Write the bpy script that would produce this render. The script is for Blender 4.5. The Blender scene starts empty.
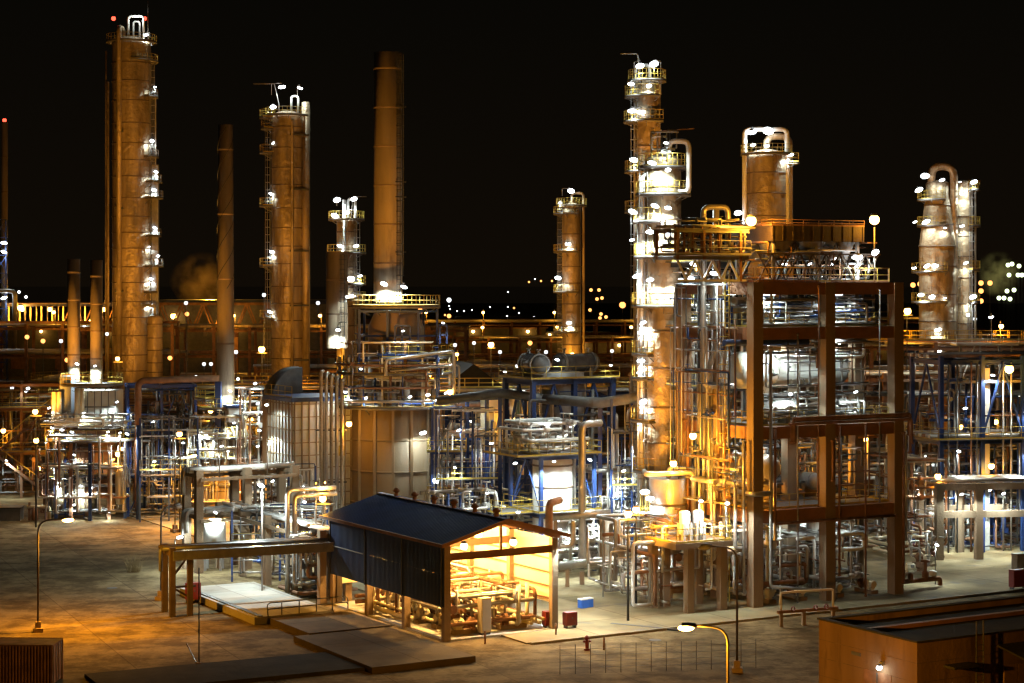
import bpy, math, random
from mathutils import Vector, Matrix
random.seed(7)
R = math.radians
scene = bpy.context.scene
COL = scene.collection
F, HC, HY = 1900.0, 25.0, 285.0          # focal length in px, camera height, horizon row
PR = R(30)                               # the plant's grid is turned 30 degrees

def W(px, py, Y): return Vector(((px - 512) * Y / F, Y, HC + (HY - py) * Y / F))
def GR(px, py):
    Y = HC * F / (py - HY); return Vector(((px - 512) * Y / F, Y, 0))
def GX(px, Y): return Vector(((px - 512) * Y / F, Y, 0))
def ZY(py, Y): return HC + (HY - py) * Y / F

# ------------------------------------------------------------------ materials
MATS = {}
def joints(m, w, h, dark=.45, mort=.012, rot=0.):
    """cut expansion joints into a paving material"""
    nt = m.node_tree; N = nt.nodes; L = nt.links; b = N['Principled BSDF']; src = b.inputs['Base Color'].links[0].from_socket
    tc = N.new('ShaderNodeTexCoord'); mp = N.new('ShaderNodeMapping'); mp.inputs['Rotation'].default_value = (0, 0, rot); L.new(tc.outputs['Object'], mp.inputs[0])
    br = N.new('ShaderNodeTexBrick'); br.offset = 0; br.inputs['Scale'].default_value = 1; br.inputs['Brick Width'].default_value = w; br.inputs['Row Height'].default_value = h; br.inputs['Mortar Size'].default_value = mort*max(w, h); br.inputs['Mortar Smooth'].default_value = .3
    br.inputs['Color1'].default_value = (1, 1, 1, 1); br.inputs['Color2'].default_value = (.78, .77, .75, 1); br.inputs['Mortar'].default_value = (dark, dark*.95, dark*.9, 1)
    L.new(mp.outputs[0], br.inputs['Vector']); mx = N.new('ShaderNodeMix'); mx.data_type = 'RGBA'; mx.blend_type = 'MULTIPLY'; mx.inputs[0].default_value = 1
    L.new(src, mx.inputs[6]); L.new(br.outputs['Color'], mx.inputs[7]); L.new(mx.outputs[2], b.inputs['Base Color'])
def mat(name, col, rough=.6, metal=0., var=.25, scale=1.5, bump=0., bscale=8., stain=None, streak=False, bdist=.1):
    if name in MATS: return MATS[name]
    m = bpy.data.materials.new(name); m.use_nodes = True
    nt = m.node_tree; N = nt.nodes; L = nt.links
    b = N['Principled BSDF']
    tc = N.new('ShaderNodeTexCoord')
    mp = N.new('ShaderNodeMapping'); L.new(tc.outputs['Object'], mp.inputs[0])
    if streak: mp.inputs['Scale'].default_value = (1, 1, .15)
    n = N.new('ShaderNodeTexNoise'); n.inputs['Scale'].default_value = scale; n.inputs['Detail'].default_value = 6
    L.new(mp.outputs[0], n.inputs['Vector'])
    cr = N.new('ShaderNodeValToRGB'); L.new(n.outputs['Fac'], cr.inputs[0])
    cr.color_ramp.elements[0].position = .3; cr.color_ramp.elements[1].position = .7
    lo = tuple(c * (1 - var) for c in col); hi = tuple(min(1, c * (1 + var)) for c in col)
    cr.color_ramp.elements[0].color = (*lo, 1); cr.color_ramp.elements[1].color = (*hi, 1)
    out = cr.outputs[0]
    if stain:
        n2 = N.new('ShaderNodeTexNoise'); n2.inputs['Scale'].default_value = scale * .6; n2.inputs['Detail'].default_value = 9; n2.inputs['Roughness'].default_value = .7
        L.new(mp.outputs[0], n2.inputs['Vector'])
        c2 = N.new('ShaderNodeValToRGB'); c2.color_ramp.elements[0].position = .54; c2.color_ramp.elements[1].position = .66
        L.new(n2.outputs['Fac'], c2.inputs[0])
        mx = N.new('ShaderNodeMix'); mx.data_type = 'RGBA'
        L.new(c2.outputs[0], mx.inputs[0]); L.new(out, mx.inputs[6]); mx.inputs[7].default_value = (*stain, 1)
        out = mx.outputs[2]
    L.new(out, b.inputs['Base Color'])
    b.inputs['Roughness'].default_value = rough; b.inputs['Metallic'].default_value = metal
    if rough > .74: b.inputs['Specular IOR Level'].default_value = .08
    if bump:
        nb = N.new('ShaderNodeTexNoise'); nb.inputs['Scale'].default_value = bscale; nb.inputs['Detail'].default_value = 3
        L.new(tc.outputs['Object'], nb.inputs['Vector'])
        bp = N.new('ShaderNodeBump'); bp.inputs['Strength'].default_value = bump; bp.inputs['Distance'].default_value = bdist
        L.new(nb.outputs['Fac'], bp.inputs['Height']); L.new(bp.outputs[0], b.inputs['Normal'])
    MATS[name] = m; return m
def emat(name, col, strength):
    if name in MATS: return MATS[name]
    m = bpy.data.materials.new(name); m.use_nodes = True
    nt = m.node_tree; nt.nodes.clear()
    o = nt.nodes.new('ShaderNodeOutputMaterial'); e = nt.nodes.new('ShaderNodeEmission')
    e.inputs[0].default_value = (*col, 1); e.inputs[1].default_value = strength
    nt.links.new(e.outputs[0], o.inputs[0])
    m.cycles.emission_sampling = 'NONE'
    MATS[name] = m; return m

ALU = mat('aluminium_cladding', (.52, .47, .40), .34, .55, .16, .8, .5, 1.6, streak=True)
ALUP = mat('aluminium_pipe_jacket', (.44, .41, .37), .36, .6, .2, 1.2, .2, 5)
SHELL = mat('weathered_tower_cladding', (.40, .31, .20), .48, .3, .45, .9, 1., 1.4, stain=(.17, .11, .065), streak=True, bdist=.25)
STK = mat('sooty_stack_steel', (.33, .26, .18), .6, .1, .35, .6, .2, 3, stain=(.17, .12, .075), streak=True)
GREY = mat('grey_paint', (.25, .24, .23), .5, 0, .2, 1.5, .1, 6, stain=(.22, .17, .12))
DGREY = mat('dark_grey_steel', (.10, .10, .10), .5, .2, .25, 1.5)
WHITE = mat('white_vessel_paint', (.66, .65, .62), .42, 0, .08, .8, .1, 3, stain=(.6, .56, .48))
CONC = mat('fireproof_concrete', (.26, .19, .125), .85, 0, .2, .7, .3, 7, stain=(.24, .17, .11), streak=True)
BRN = mat('red_brown_steel', (.24, .115, .055), .7, 0, .2, .8, .2, 6, stain=(.18, .10, .06))
BLUE = mat('blue_steel_paint', (.017, .042, .15), .45, 0, .2, 1.2, .05, 8)
NAVY = mat('navy_sheet', (.011, .027, .095), .5, .1, .25, .6)
YEL = mat('yellow_handrail_paint', (.42, .29, .04), .55, 0, .2, 2.)
GRATE = mat('grating', (.16, .15, .14), .6, .3, .25, 2.)
RUST = mat('rusty_steel', (.24, .13, .075), .75, .1, .3, 1.5, .2, 8)
RED = mat('red_paint', (.17, .016, .012), .5, 0, .15, 2.)
PBLUE = mat('blue_plastic', (.03, .12, .5), .4, 0, .1, 2.)
CREAM = mat('cream_sheet', (.72, .62, .42), .55, 0, .08, .6)
PANEL = mat('heater_casing_panel', (.28, .20, .115), .6, .05, .14, .5, .15, 3, stain=(.30, .24, .17), streak=True)
PANW = mat('pale_heater_panel', (.56, .56, .52), .55, .05, .12, .6, .1, 3, stain=(.42, .38, .31))
PADC = mat('pad_concrete', (.46, .44, .40), .9, 0, .15, .35, .2, 6, stain=(.33, .30, .25))
PADB = mat('raised_pad_asphalt', (.15, .12, .085), .9, 0, .22, .5, .2, 6, stain=(.13, .105, .085))
joints(PADC, 3, 3, .5); joints(PADB, 3.8, 4.2, .45)
BWALL = mat('building_wall', (.20, .125, .07), .8, 0, .25, .6, .2, 5, stain=(.10, .062, .036), streak=True)
ROOFG = mat('dark_roof_felt', (.045, .042, .03), .9, 0, .3, .4, .3, 5, stain=(.07, .06, .04))
BAND = mat('dark_band', (.17, .12, .08), .6, .2, .3, 1.)
BLACK = mat('black_iron', (.03, .03, .03), .5, .2, .2, 2.)
DBRN = mat('dark_brown_steel', (.06, .04, .025), .65, 0, .3, 1.2, .2, 6, stain=(.05, .03, .02))
LPOLE = mat('lamp_pole_paint', (.06, .05, .045), .5, .2, .2, 2.)
POLE = mat('galvanised_pole', (.30, .27, .25), .45, .5, .15, 2.)
EW = emat('white_lamp_glow', (.86, .95, 1.), 14)
ES = emat('sodium_lamp_glow', (1., .50, .12), 22)
ER = emat('red_warning_glow', (1., .06, .03), 5)
EFO = emat('far_orange_glow', (1., .36, .09), 3.2)
EFW = emat('far_white_glow', (.9, .95, 1.), 3.)
EFG = emat('far_greenish_glow', (.85, 1., .55), 3.)

# ------------------------------------------------------------------ mesh builder
class MB:
    def __init__(s): s.v = []; s.f = []; s.sm = []; s.mi = []; s.cur = 0
    def face(s, idx, smooth=False): s.f.append(idx); s.sm.append(smooth); s.mi.append(s.cur)
    def obox(s, o, ax, ay, az):
        b = len(s.v)
        for k in ((0,0,0),(1,0,0),(1,1,0),(0,1,0),(0,0,1),(1,0,1),(1,1,1),(0,1,1)):
            s.v.append(tuple(o[i] + ax[i]*k[0] + ay[i]*k[1] + az[i]*k[2] for i in range(3)))
        for q in ((0,3,2,1),(4,5,6,7),(0,1,5,4),(1,2,6,5),(2,3,7,6),(3,0,4,7)): s.face(tuple(b+i for i in q))
        return s
    def box(s, x0, y0, z0, x1, y1, z1): return s.obox((x0,y0,z0), (x1-x0,0,0), (0,y1-y0,0), (0,0,z1-z0))
    def bar(s, p, q, w, h=None):
        h = h or w; p = Vector(p); q = Vector(q); d = q - p
        if d.length < 1e-5: return s
        n = d.normalized(); up = Vector((0,0,1)) if abs(n.z) < .95 else Vector((0,1,0))
        a = n.cross(up).normalized(); c = a.cross(n).normalized()
        return s.obox(p - a*w/2 - c*h/2, a*w, d, c*h)
    def ibeam(s, p, q, w, h):
        p = Vector(p); q = Vector(q); t = max(.05, h*.12)
        z = Vector((0,0,1))
        s.bar(p + z*(h/2-t/2), q + z*(h/2-t/2), w, t); s.bar(p - z*(h/2-t/2), q - z*(h/2-t/2), w, t)
        s.bar(p, q, w*.22, h-2*t-.002); return s
    def tube(s, pts, r, n=8, caps=True, r2=None):
        P = [Vector(p) for p in pts]; k = len(P)
        if k < 2: return s
        T = []
        for i in range(k):
            a = (P[i]-P[i-1]).normalized() if i else None
            c = (P[i+1]-P[i]).normalized() if i < k-1 else None
            t = (a + c) if a is not None and c is not None else (a if a is not None else c)
            if t.length < 1e-4: t = a
            T.append(t.normalized())
        up = Vector((0,0,1)) if abs(T[0].z) < .9 else Vector((1,0,0))
        nrm = T[0].cross(up).normalized(); b0 = len(s.v)
        for i in range(k):
            if i:
                ax = T[i-1].cross(T[i])
                if ax.length > 1e-6: nrm = Matrix.Rotation(T[i-1].angle(T[i]), 3, ax.normalized()) @ nrm
            bi = T[i].cross(nrm).normalized(); rr = r if r2 is None else r + (r2-r)*i/(k-1)
            if 0 < i < k-1:
                cs = max(.5, math.cos((P[i]-P[i-1]).angle(P[i+1]-P[i])/2)); 
            for j in range(n):
                t = 2*math.pi*j/n; s.v.append(tuple(P[i] + nrm*(math.cos(t)*rr) + bi*(math.sin(t)*rr)))
        for i in range(k-1):
            for j in range(n):
                a = b0+i*n+j; c = b0+i*n+(j+1)%n
                s.face((a, c, c+n, a+n), True)
        if caps:
            s.face(tuple(b0+j for j in reversed(range(n)))); s.face(tuple(b0+(k-1)*n+j for j in range(n)))
        return s
    def pipe(s, pts, r, n=8, bend=2.2): return s.tube(fillet(pts, r*bend), r, n)
    def lathe(s, prof, n=24, c=(0,0,0), axis='z', a0=0., a1=360.):
        full = abs(a1-a0) >= 359.9; m = n if full else n+1; b0 = len(s.v)
        for (r, z) in prof:
            for j in range(m):
                t = R(a0 + (a1-a0)*j/n); x = r*math.cos(t); y = r*math.sin(t)
                p = (x, y, z) if axis == 'z' else ((z, x, y) if axis == 'x' else (x, z, y))
                s.v.append((c[0]+p[0], c[1]+p[1], c[2]+p[2]))
        for i in range(len(prof)-1):
            flat = abs(prof[i+1][1]-prof[i][1]) < 1e-4
            for j in range(n):
                a = b0+i*m+j; d = b0+i*m+(j+1)%m
                q = (a, d, d+m, a+m)
                s.face(q if axis != 'y' else q[::-1], not flat)
        return s
    def ball(s, c, rx, ry=None, rz=None, n=12, k=7):
        ry = ry or rx; rz = rz or rx; b0 = len(s.v)
        for i in range(1, k):
            ph = math.pi*i/k
            for j in range(n):
                t = 2*math.pi*j/n; s.v.append((c[0]+rx*math.sin(ph)*math.cos(t), c[1]+ry*math.sin(ph)*math.sin(t), c[2]-rz*math.cos(ph)))
        lo = len(s.v); s.v.append((c[0], c[1], c[2]-rz)); hi = len(s.v); s.v.append((c[0], c[1], c[2]+rz))
        for i in range(k-2):
            for j in range(n):
                a = b0+i*n+j; d = b0+i*n+(j+1)%n; s.face((a, d, d+n, a+n), True)
        for j in range(n):
            s.face((lo, b0+(j+1)%n, b0+j), True); e = b0+(k-2)*n; s.face((hi, e+j, e+(j+1)%n), True)
        return s
    def prism(s, poly, z0, z1):
        b = len(s.v); n = len(poly)
        for z in (z0, z1):
            for p in poly: s.v.append((p[0], p[1], z))
        s.face(tuple(b+i for i in reversed(range(n)))); s.face(tuple(b+n+i for i in range(n)))
        for i in range(n): j = (i+1) % n; s.face((b+i, b+j, b+n+j, b+n+i))
        return s
    def xform(s, M, start=0):
        for i in range(start, len(s.v)): s.v[i] = tuple(M @ Vector(s.v[i]))
        return s
    def mesh(s, name, mats):
        me = bpy.data.meshes.new(name); me.from_pydata(s.v, [], s.f)
        for m in (mats if isinstance(mats, (list, tuple)) else [mats]): me.materials.append(m)
        me.polygons.foreach_set('use_smooth', s.sm); me.polygons.foreach_set('material_index', s.mi)
        me.update(); return me
    def build(s, name, mats, parent=None, loc=(0,0,0), rz=0):
        o = bpy.data.objects.new(name, s.mesh(name, mats)); COL.objects.link(o)
        o.location = loc; o.rotation_euler = (0, 0, rz)
        if parent is not None: o.parent = parent
        return o
def fillet(pts, rad, seg=4):
    P = [Vector(p) for p in pts]; out = [P[0]]
    for i in range(1, len(P)-1):
        a = P[i-1]-P[i]; c = P[i+1]-P[i]; la, lc = a.length, c.length
        if la < 1e-4 or lc < 1e-4: continue
        a.normalize(); c.normalize(); ang = a.angle(c)
        if ang > 3.0: out.append(P[i]); continue
        d = min(rad / math.tan(ang/2), la*.48, lc*.48)
        p0 = P[i]+a*d; p1 = P[i]+c*d
        for k in range(seg+1):
            t = k/seg; out.append(p0*(1-t)**2 + P[i]*2*t*(1-t) + p1*t*t)
    out.append(P[-1]); return out
def thing(name, label, cat, loc=(0,0,0), rz=0., group=None):
    o = bpy.data.objects.new(name, None); COL.objects.link(o); o.empty_display_size = .5
    o.location = loc; o.rotation_euler = (0,0,rz); o['label'] = label; o['category'] = cat
    if group: o['group'] = group
    return o
def tag(o, label, cat, group=None, kind=None):
    if label: o['label'] = label
    if cat: o['category'] = cat
    if group: o['group'] = group
    if kind: o['kind'] = kind
    return o
def kids(o): return [c for c in bpy.data.objects if c.parent == o]
def dup(root, loc, rz=None, label=None, group=None):
    r = root.copy(); COL.objects.link(r); r.location = loc
    if rz is not None: r.rotation_euler = (0,0,rz)
    if label: r['label'] = label
    if group: r['group'] = group
    for ch in list(root.children):
        c = ch.copy(); COL.objects.link(c); c.parent = r
        for g in list(ch.children):
            d = g.copy(); COL.objects.link(d); d.parent = c
    return r
def loc_of(root, P):
    M = Matrix.Translation(root.location) @ Matrix.Rotation(root.rotation_euler.z, 4, 'Z')
    return M.inverted() @ Vector(P)

# ------------------------------------------------------------------ lamps
WCOL, SCOL = (.84, .98, .95), (1., .42, .028)
WK, SK = 1.45, .7      # overall levels of the white and the sodium lamps
LD = {}
NL = [0]
def light(P, power, col=WCOL, parent=None, rad=.15, spot=None, aim=None, blend=.6):
    key = (power, col, rad, spot)
    if key not in LD:
        d = bpy.data.lights.new('lamp_light', 'SPOT' if spot else 'POINT'); d.energy = power; d.color = col; d.shadow_soft_size = rad
        if spot: d.spot_size = R(spot); d.spot_blend = blend
        LD[key] = d
    o = bpy.data.objects.new('lamp_light', LD[key]); COL.objects.link(o); o.location = P
    if aim is not None: o.rotation_euler = (Vector(aim)-Vector(P)).to_track_quat('-Z', 'Y').to_euler()
    if parent is not None: o.parent = parent
    NL[0] += 1
    return o
def _flood(r):
    m = MB(); r *= 1.2; m.ball((0,0,0), r*1.05, r*.9, r*.44, 12, 6); m.cur = 1
    m.lathe([(r*.62, r*.46), (r*.4, r*.62), (.001, r*.68)], 12); m.tube([(0,0,r*.6),(0,0,r*1.0)], .06, 6)
    return m.mesh('floodlight', [EW, DGREY])
FM = {k: _flood(r_) for k, r_ in ((.32, .17), (.42, .3), (.52, .43), (.65, .52), (.3, .24), (.4, .32))}
def _strip():
    m = MB(); m.box(-.75,-.09,-.05,.75,.09,0); m.cur = 1; m.box(-.8,-.13,0,.8,.13,.1); return m.mesh('strip_light', [EW, GREY])
STRIP = _strip()
def _globe(r, E):
    m = MB(); m.ball((0,0,0), r, r, r, 12, 8); m.cur = 1; m.lathe([(r*.75, r*.75),(r*.75, r*1.2),(.001, r*1.25)], 10); return m.mesh('lamp', [E, DGREY])
GLO = {('s', .28): _globe(.28, ES), ('s', .4): _globe(.4, ES), ('s', .55): _globe(.55, ES), ('r', .35): _globe(.35, ER), ('w', .3): _globe(.3, EW), ('s', .75): _globe(.75, ES)}
def put(me, name, parent, P, rz=0., tilt=0.):
    o = bpy.data.objects.new(name, me); COL.objects.link(o); o.parent = parent; o.location = P; o.rotation_euler = (tilt, 0, rz); return o
def flood(root, P, power=350, size=.42, arm=None, tilt=None, off=None, lit=True, wk=1.):
    """white floodlight on a bent arm, P in the thing's own coordinates"""
    P = Vector(P)
    o = put(FM[size], 'floodlight', root, P, random.uniform(-.7,.7), random.uniform(-.7,.3) if tilt is None else tilt); o.rotation_euler.y = random.uniform(-.45,.45); o.scale = (random.uniform(.72,1.05),)*3
    if arm is not None:
        a = Vector(arm); MB().pipe([a, (a.x, a.y, P.z+size*.9), (P.x, P.y, P.z+size*.9)], .05, 6).build('lamp_arm', POLE, root)
    if lit:
        d = Vector(off or (0,0,-size*.9)); Q = P + d; light(Q, power*WK*wk, WCOL, root, .15, 162, Q + Vector((d.x*.35, d.y*.35, -1)), .3)
    return o
def strip(root, P, power=160, rz=0., col=WCOL):
    put(STRIP, 'strip_light', root, P, rz); Q = Vector(P)+Vector((0,0,-.3)); light(Q, power*WK*.8, col, root, .2, 160, Q+Vector((0,0,-1)), .4)
def sodium(root, P, power=1500, r=.4, off=(0,0,-.7), name='sodium_lamp'):
    put(GLO[('s', r)], name, root, P)
    if power:
        for d in ([off] if isinstance(off[0], (int, float)) else off): light(Vector(P)+Vector(d), power*SK, SCOL, root, .25)

# ------------------------------------------------------------------ part builders
def rail(m, pts, h=1.1, r=.028, sp=1.6, closed=False):
    P = [Vector(p) for p in pts]
    if closed: P = P + [P[0]]
    for hh in (h, h*.52): m.tube([p+Vector((0,0,hh)) for p in P], r, 5)
    for a, b in zip(P, P[1:]):
        n = max(1, round((b-a).length/sp))
        for i in range(n): 
            q = a.lerp(b, i/n); m.tube([q, q+Vector((0,0,h))], r, 5, False)
    q = P[-1]; m.tube([q, q+Vector((0,0,h))], r, 5, False)
    for a, b in zip(P, P[1:]): m.bar(a+Vector((0,0,.08)), b+Vector((0,0,.08)), .02, .14)
def arc(r, a0, a1, z, n=None):
    n = n or max(4, int(abs(a1-a0)/12)); return [(r*math.cos(R(a0+(a1-a0)*i/n)), r*math.sin(R(a0+(a1-a0)*i/n)), z) for i in range(n+1)]
def platform(root, r, z, a0=0., a1=360., w=1.1, rm=YEL, bracket=True, h=1.1, dm=GRATE):
    m = MB(); n = max(6, int(abs(a1-a0)/10)); ri, ro = r+.03, r+w
    m.lathe([(ri, z-.05),(ro, z-.05),(ro, z+.05),(ri, z+.05),(ri, z-.05)], n, a0=a0, a1=a1)
    m.lathe([(ro+.001, z-.16),(ro+.05, z-.16),(ro+.05, z+.12),(ro+.001, z+.12),(ro+.001, z-.16)], n, a0=a0, a1=a1)
    if bracket:
        k = max(2, int(abs(a1-a0)/40))
        for i in range(k+(abs(a1-a0) < 359)):
            t = R(a0+(a1-a0)*i/k); c, s_ = math.cos(t), math.sin(t)
            m.bar((ri*c, ri*s_, z-.12),(ro*c, ro*s_, z-.12), .1, .14); m.bar((ri*c, ri*s_, z-w*.55),(ro*c*.9, ro*s_*.9, z-.15), .07)
    o = m.build('platform', dm, root)
    q = MB(); full = abs(a1-a0) >= 359.9
    P = arc(ro, a0, a1, z+.05)
    if full: rail(q, P[:-1], h, closed=True)
    else: rail(q, [arc(ri, a0, a0+1, z+.05)[0]] + P + [arc(ri, a1, a1+1, z+.05)[0]], h)
    q.build('railing', rm, o)
    return o
def ladder(root, r, z0, z1, a, cage=True, m_=GREY):
    m = MB(); c, s_ = math.cos(R(a)), math.sin(R(a)); t = Vector((-s_, c, 0)); o = Vector((c, s_, 0))*(r+.2)
    for k in (-.25, .25): m.bar(o+t*k+Vector((0,0,z0)), o+t*k+Vector((0,0,z1)), .06)
    z = z0+.3
    while z < z1: m.bar(o-t*.25+Vector((0,0,z)), o+t*.25+Vector((0,0,z)), .04); z += .5
    if cage:
        z = z0+2.2; n = Vector((c, s_, 0))
        while z < z1:
            m.tube([o+t*.36*math.cos(k*math.pi/5)+n*.7*math.sin(k*math.pi/5)+Vector((0,0,z)) for k in range(6)], .03, 4); z += 1.1
        for k in (1, 2.5, 4): q = o+t*.36*math.cos(k*math.pi/5)+n*.7*math.sin(k*math.pi/5); m.bar(q+Vector((0,0,z0+2.2)), q+Vector((0,0,z1)), .04)
    return m.build('ladder', m_, root)
def tower_shell(root, prof, bands=3.0, m_=SHELL, n=36, name='shell'):
    m = MB(); m.lathe(prof, n)
    z0, z1 = prof[0][1], prof[-1][1]
    def rad(z):
        for (a, b) in zip(prof, prof[1:]):
            if a[1] <= z <= b[1] and b[1] > a[1]: return a[0]+(b[0]-a[0])*(z-a[1])/(b[1]-a[1])
        return None
    z = z0+bands; m.cur = 1
    while z < z1-bands*.5:
        r = rad(z)
        if r: m.lathe([(r+.002, z-.08),(r+.07, z-.08),(r+.07, z+.08),(r+.002, z+.08)], n)
        z += bands*random.uniform(.8, 1.2)
    return m.build(name, [m_, BAND], root)
def dome(r, z, h, k=5): return [(r*math.cos(R(90*i/k)), z+h*math.sin(R(90*i/k))) for i in range(k)] + [(.001, z+h)]
def gooseneck(root, pts, r, m_=ALUP, name='pipe', n=10):
    return MB().pipe(pts, r, n, 2.5).build(name, m_, root)
def pipe(root, pts, r, m_=ALUP, flange=True, name='pipe', n=8):
    m = MB().pipe(pts, r, n)
    if flange:
        for i in (0, -1):
            a = Vector(pts[i]); d = (Vector(pts[1 if i == 0 else -2])-a).normalized(); m.tube([a+d*.02, a+d*.14], r*1.55, n+2)
    return m.build(name, m_, root)
def tangle(root, x0, y0, z0, x1, y1, z1, n, rr=(.05, .16), mats=None, seed=0, drop=.5, valves=True):
    """n orthogonal pipe runs of several bends in a box; each is a part"""
    g = random.Random(seed); mats = mats or [ALUP, ALUP, GREY, RUST, ALUP, WHITE]
    for k in range(n):
        r = g.uniform(*rr); lv = [z0+(z1-z0)*i/5 for i in range(6)]
        p = [g.uniform(x0, x1), g.uniform(y0, y1), g.choice(lv)+g.uniform(-.15,.15)]; pts = [tuple(p)]
        ax = g.choice((0, 0, 1, 1, 2)); 
        for s_ in range(g.randint(2, 4)):
            lo, hi = ((x0, x1), (y0, y1), (z0, z1))[ax]
            t = g.uniform(lo, hi)
            if abs(t-p[ax]) < r*6: t = lo if p[ax] > (lo+hi)/2 else hi
            p[ax] = t; pts.append(tuple(p)); ax = g.choice([a for a in (0, 1, 2) if a != ax])
        m = MB().pipe(pts, r, 7)
        if valves and g.random() < .5:
            a = Vector(pts[0]).lerp(Vector(pts[1]), g.uniform(.3,.7)); d = (Vector(pts[1])-Vector(pts[0])).normalized()
            m.tube([a-d*r*2, a+d*r*2], r*1.9, 8)
            up = Vector((0,0,1)) if abs(d.z) < .5 else Vector((0,-1,0)); m.tube([a, a+up*r*5], r*.35, 6); m.tube([a+up*r*4.8, a+up*r*5.3], r*2.2, 10)
        m.build('pipe', g.choice(mats), root)

def grid_frame(root, xs, ys, zs, cw=.35, bh=.4, cm=BLUE, bm=None, decks=(), braces=(), rails=True, rm=YEL, z0=0., dm=GRATE, beam_i=True, ztop=None):
    """steel/concrete frame: columns at xs x ys, beams at the levels zs, decks (level indices), braces: (axis, index, bay, level)"""
    bm = bm or cm; top = ztop or zs[-1]
    for x in xs:
        for y in ys: MB().box(x-cw/2, y-cw/2, z0, x+cw/2, y+cw/2, top).build('column', cm, root)
    bw = cw*.8
    for z in zs:
        for y in ys:
            for a, b in zip(xs, xs[1:]):
                m = MB(); (m.ibeam if beam_i else m.bar)((a+cw/2+.003, y, z-bh/2),(b-cw/2-.003, y, z-bh/2), bw, bh); m.build('beam', bm, root)
        for x in xs:
            for a, b in zip(ys, ys[1:]):
                m = MB(); (m.ibeam if beam_i else m.bar)((x, a+cw/2+.003, z-bh/2),(x, b-cw/2-.003, z-bh/2), bw, bh); m.build('beam', bm, root)
    for i in decks:
        z = zs[i]; m = MB(); m.box(xs[0]-.5, ys[0]-.5, z+.004, xs[-1]+.5, ys[-1]+.5, z+.07)
        d = m.build('deck', dm, root)
        if rails:
            q = MB(); rail(q, [(xs[0]-.45, ys[0]-.45, z+.07),(xs[-1]+.45, ys[0]-.45, z+.07),(xs[-1]+.45, ys[-1]+.45, z+.07),(xs[0]-.45, ys[-1]+.45, z+.07)], closed=True); q.build('railing', rm, d)
    lv = [z0]+list(zs)
    for ax, i, bay, l in braces:
        a, b = (Vector((xs[bay], ys[i], 0)), Vector((xs[bay+1], ys[i], 0))) if ax == 'x' else (Vector((xs[i], ys[bay], 0)), Vector((xs[i], ys[bay+1], 0)))
        za, zb = lv[l]+.15, lv[l+1]-bh
        m = MB(); m.bar(a+Vector((0,0,za)), (a+b)/2+Vector((0,0,zb)), bw*.55); m.bar(b+Vector((0,0,za)), (a+b)/2+Vector((0,0,zb)), bw*.55); m.build('brace', cm, root)

def pipe_rack(label, P0, L, width, levels, npipes, rz=PR, step=6., cm=BLUE, pm=None, rr=(.08,.28), cw=.35, seed=1, group=None, lamps=(), extra=None, cat='pipe rack', catw=False, railm=YEL):
    """runs from P0 along local x for L metres, local y across"""
    g = random.Random(seed); root = thing('pipe_rack', label, cat, P0, rz, group)
    n = max(1, round(L/step)); pm = pm or [ALUP, ALUP, GREY, RUST]
    for i in range(n+1):
        x = L*i/n; m = MB()
        for y in (0, width): m.box(x-cw/2, y-cw/2, 0, x+cw/2, y+cw/2, levels[-1]+.3)
        for z in levels: m.bar((x, cw/2+.003, z-.18),(x, width-cw/2-.003, z-.18), cw*.8, .36)
        m.build('portal_frame', cm, root)
    m = MB()
    for y in (0, width):
        for z in levels: m.bar((0, y+ (cw*.5+.08)*(1 if y else -1), z-.5),(L, y+(cw*.5+.08)*(1 if y else -1), z-.5), .14, .28)
    m.build('stringer', cm, root)
    for z in levels:
        for k in range(npipes):
            y = .4+(width-.8)*(k+.5)/npipes; r = min(g.uniform(*rr), (width-.8)/npipes*.48)
            a = g.uniform(0, L*.15) if g.random() < .3 else -.6; b = L+.6 if g.random() < .7 else L*g.uniform(.7, 1)
            pts = [(a, y, z+r), (b, y, z+r)]
            if g.random() < .25: pts = [(a, y, z+r+g.uniform(1.5,2.5)*-1)] + pts
            MB().pipe(pts, r, 8).build('pipe', g.choice(pm), root)
    if catw:
        z = levels[-1]+.5; m = MB(); m.box(-.5, -1.3, z, L+.5, -.4, z+.08); d = m.build('catwalk', GRATE, root)
        q = MB(); rail(q, [(-.5, -1.28, z+.08),(L+.5, -1.28, z+.08)]); rail(q, [(-.5, -.42, z+.08),(L+.5, -.42, z+.08)]); q.build('railing', railm, d)
    for (t, kind, power) in lamps:
        x = L*t; z = levels[-1]+2.2
        MB().pipe([(x, -.25, levels[-1]-.4),(x, -.25, z+.6),(x-.1, -1.0, z+.6)], .05, 6).build('lamp_arm', POLE, root)
        if kind == 's': sodium(root, (x-.1, -1.0, z), power, .28)
        else: flood(root, (x-.1, -1.0, z+.2), power, .32, off=(0,-.2,-.5))
    return root
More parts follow.
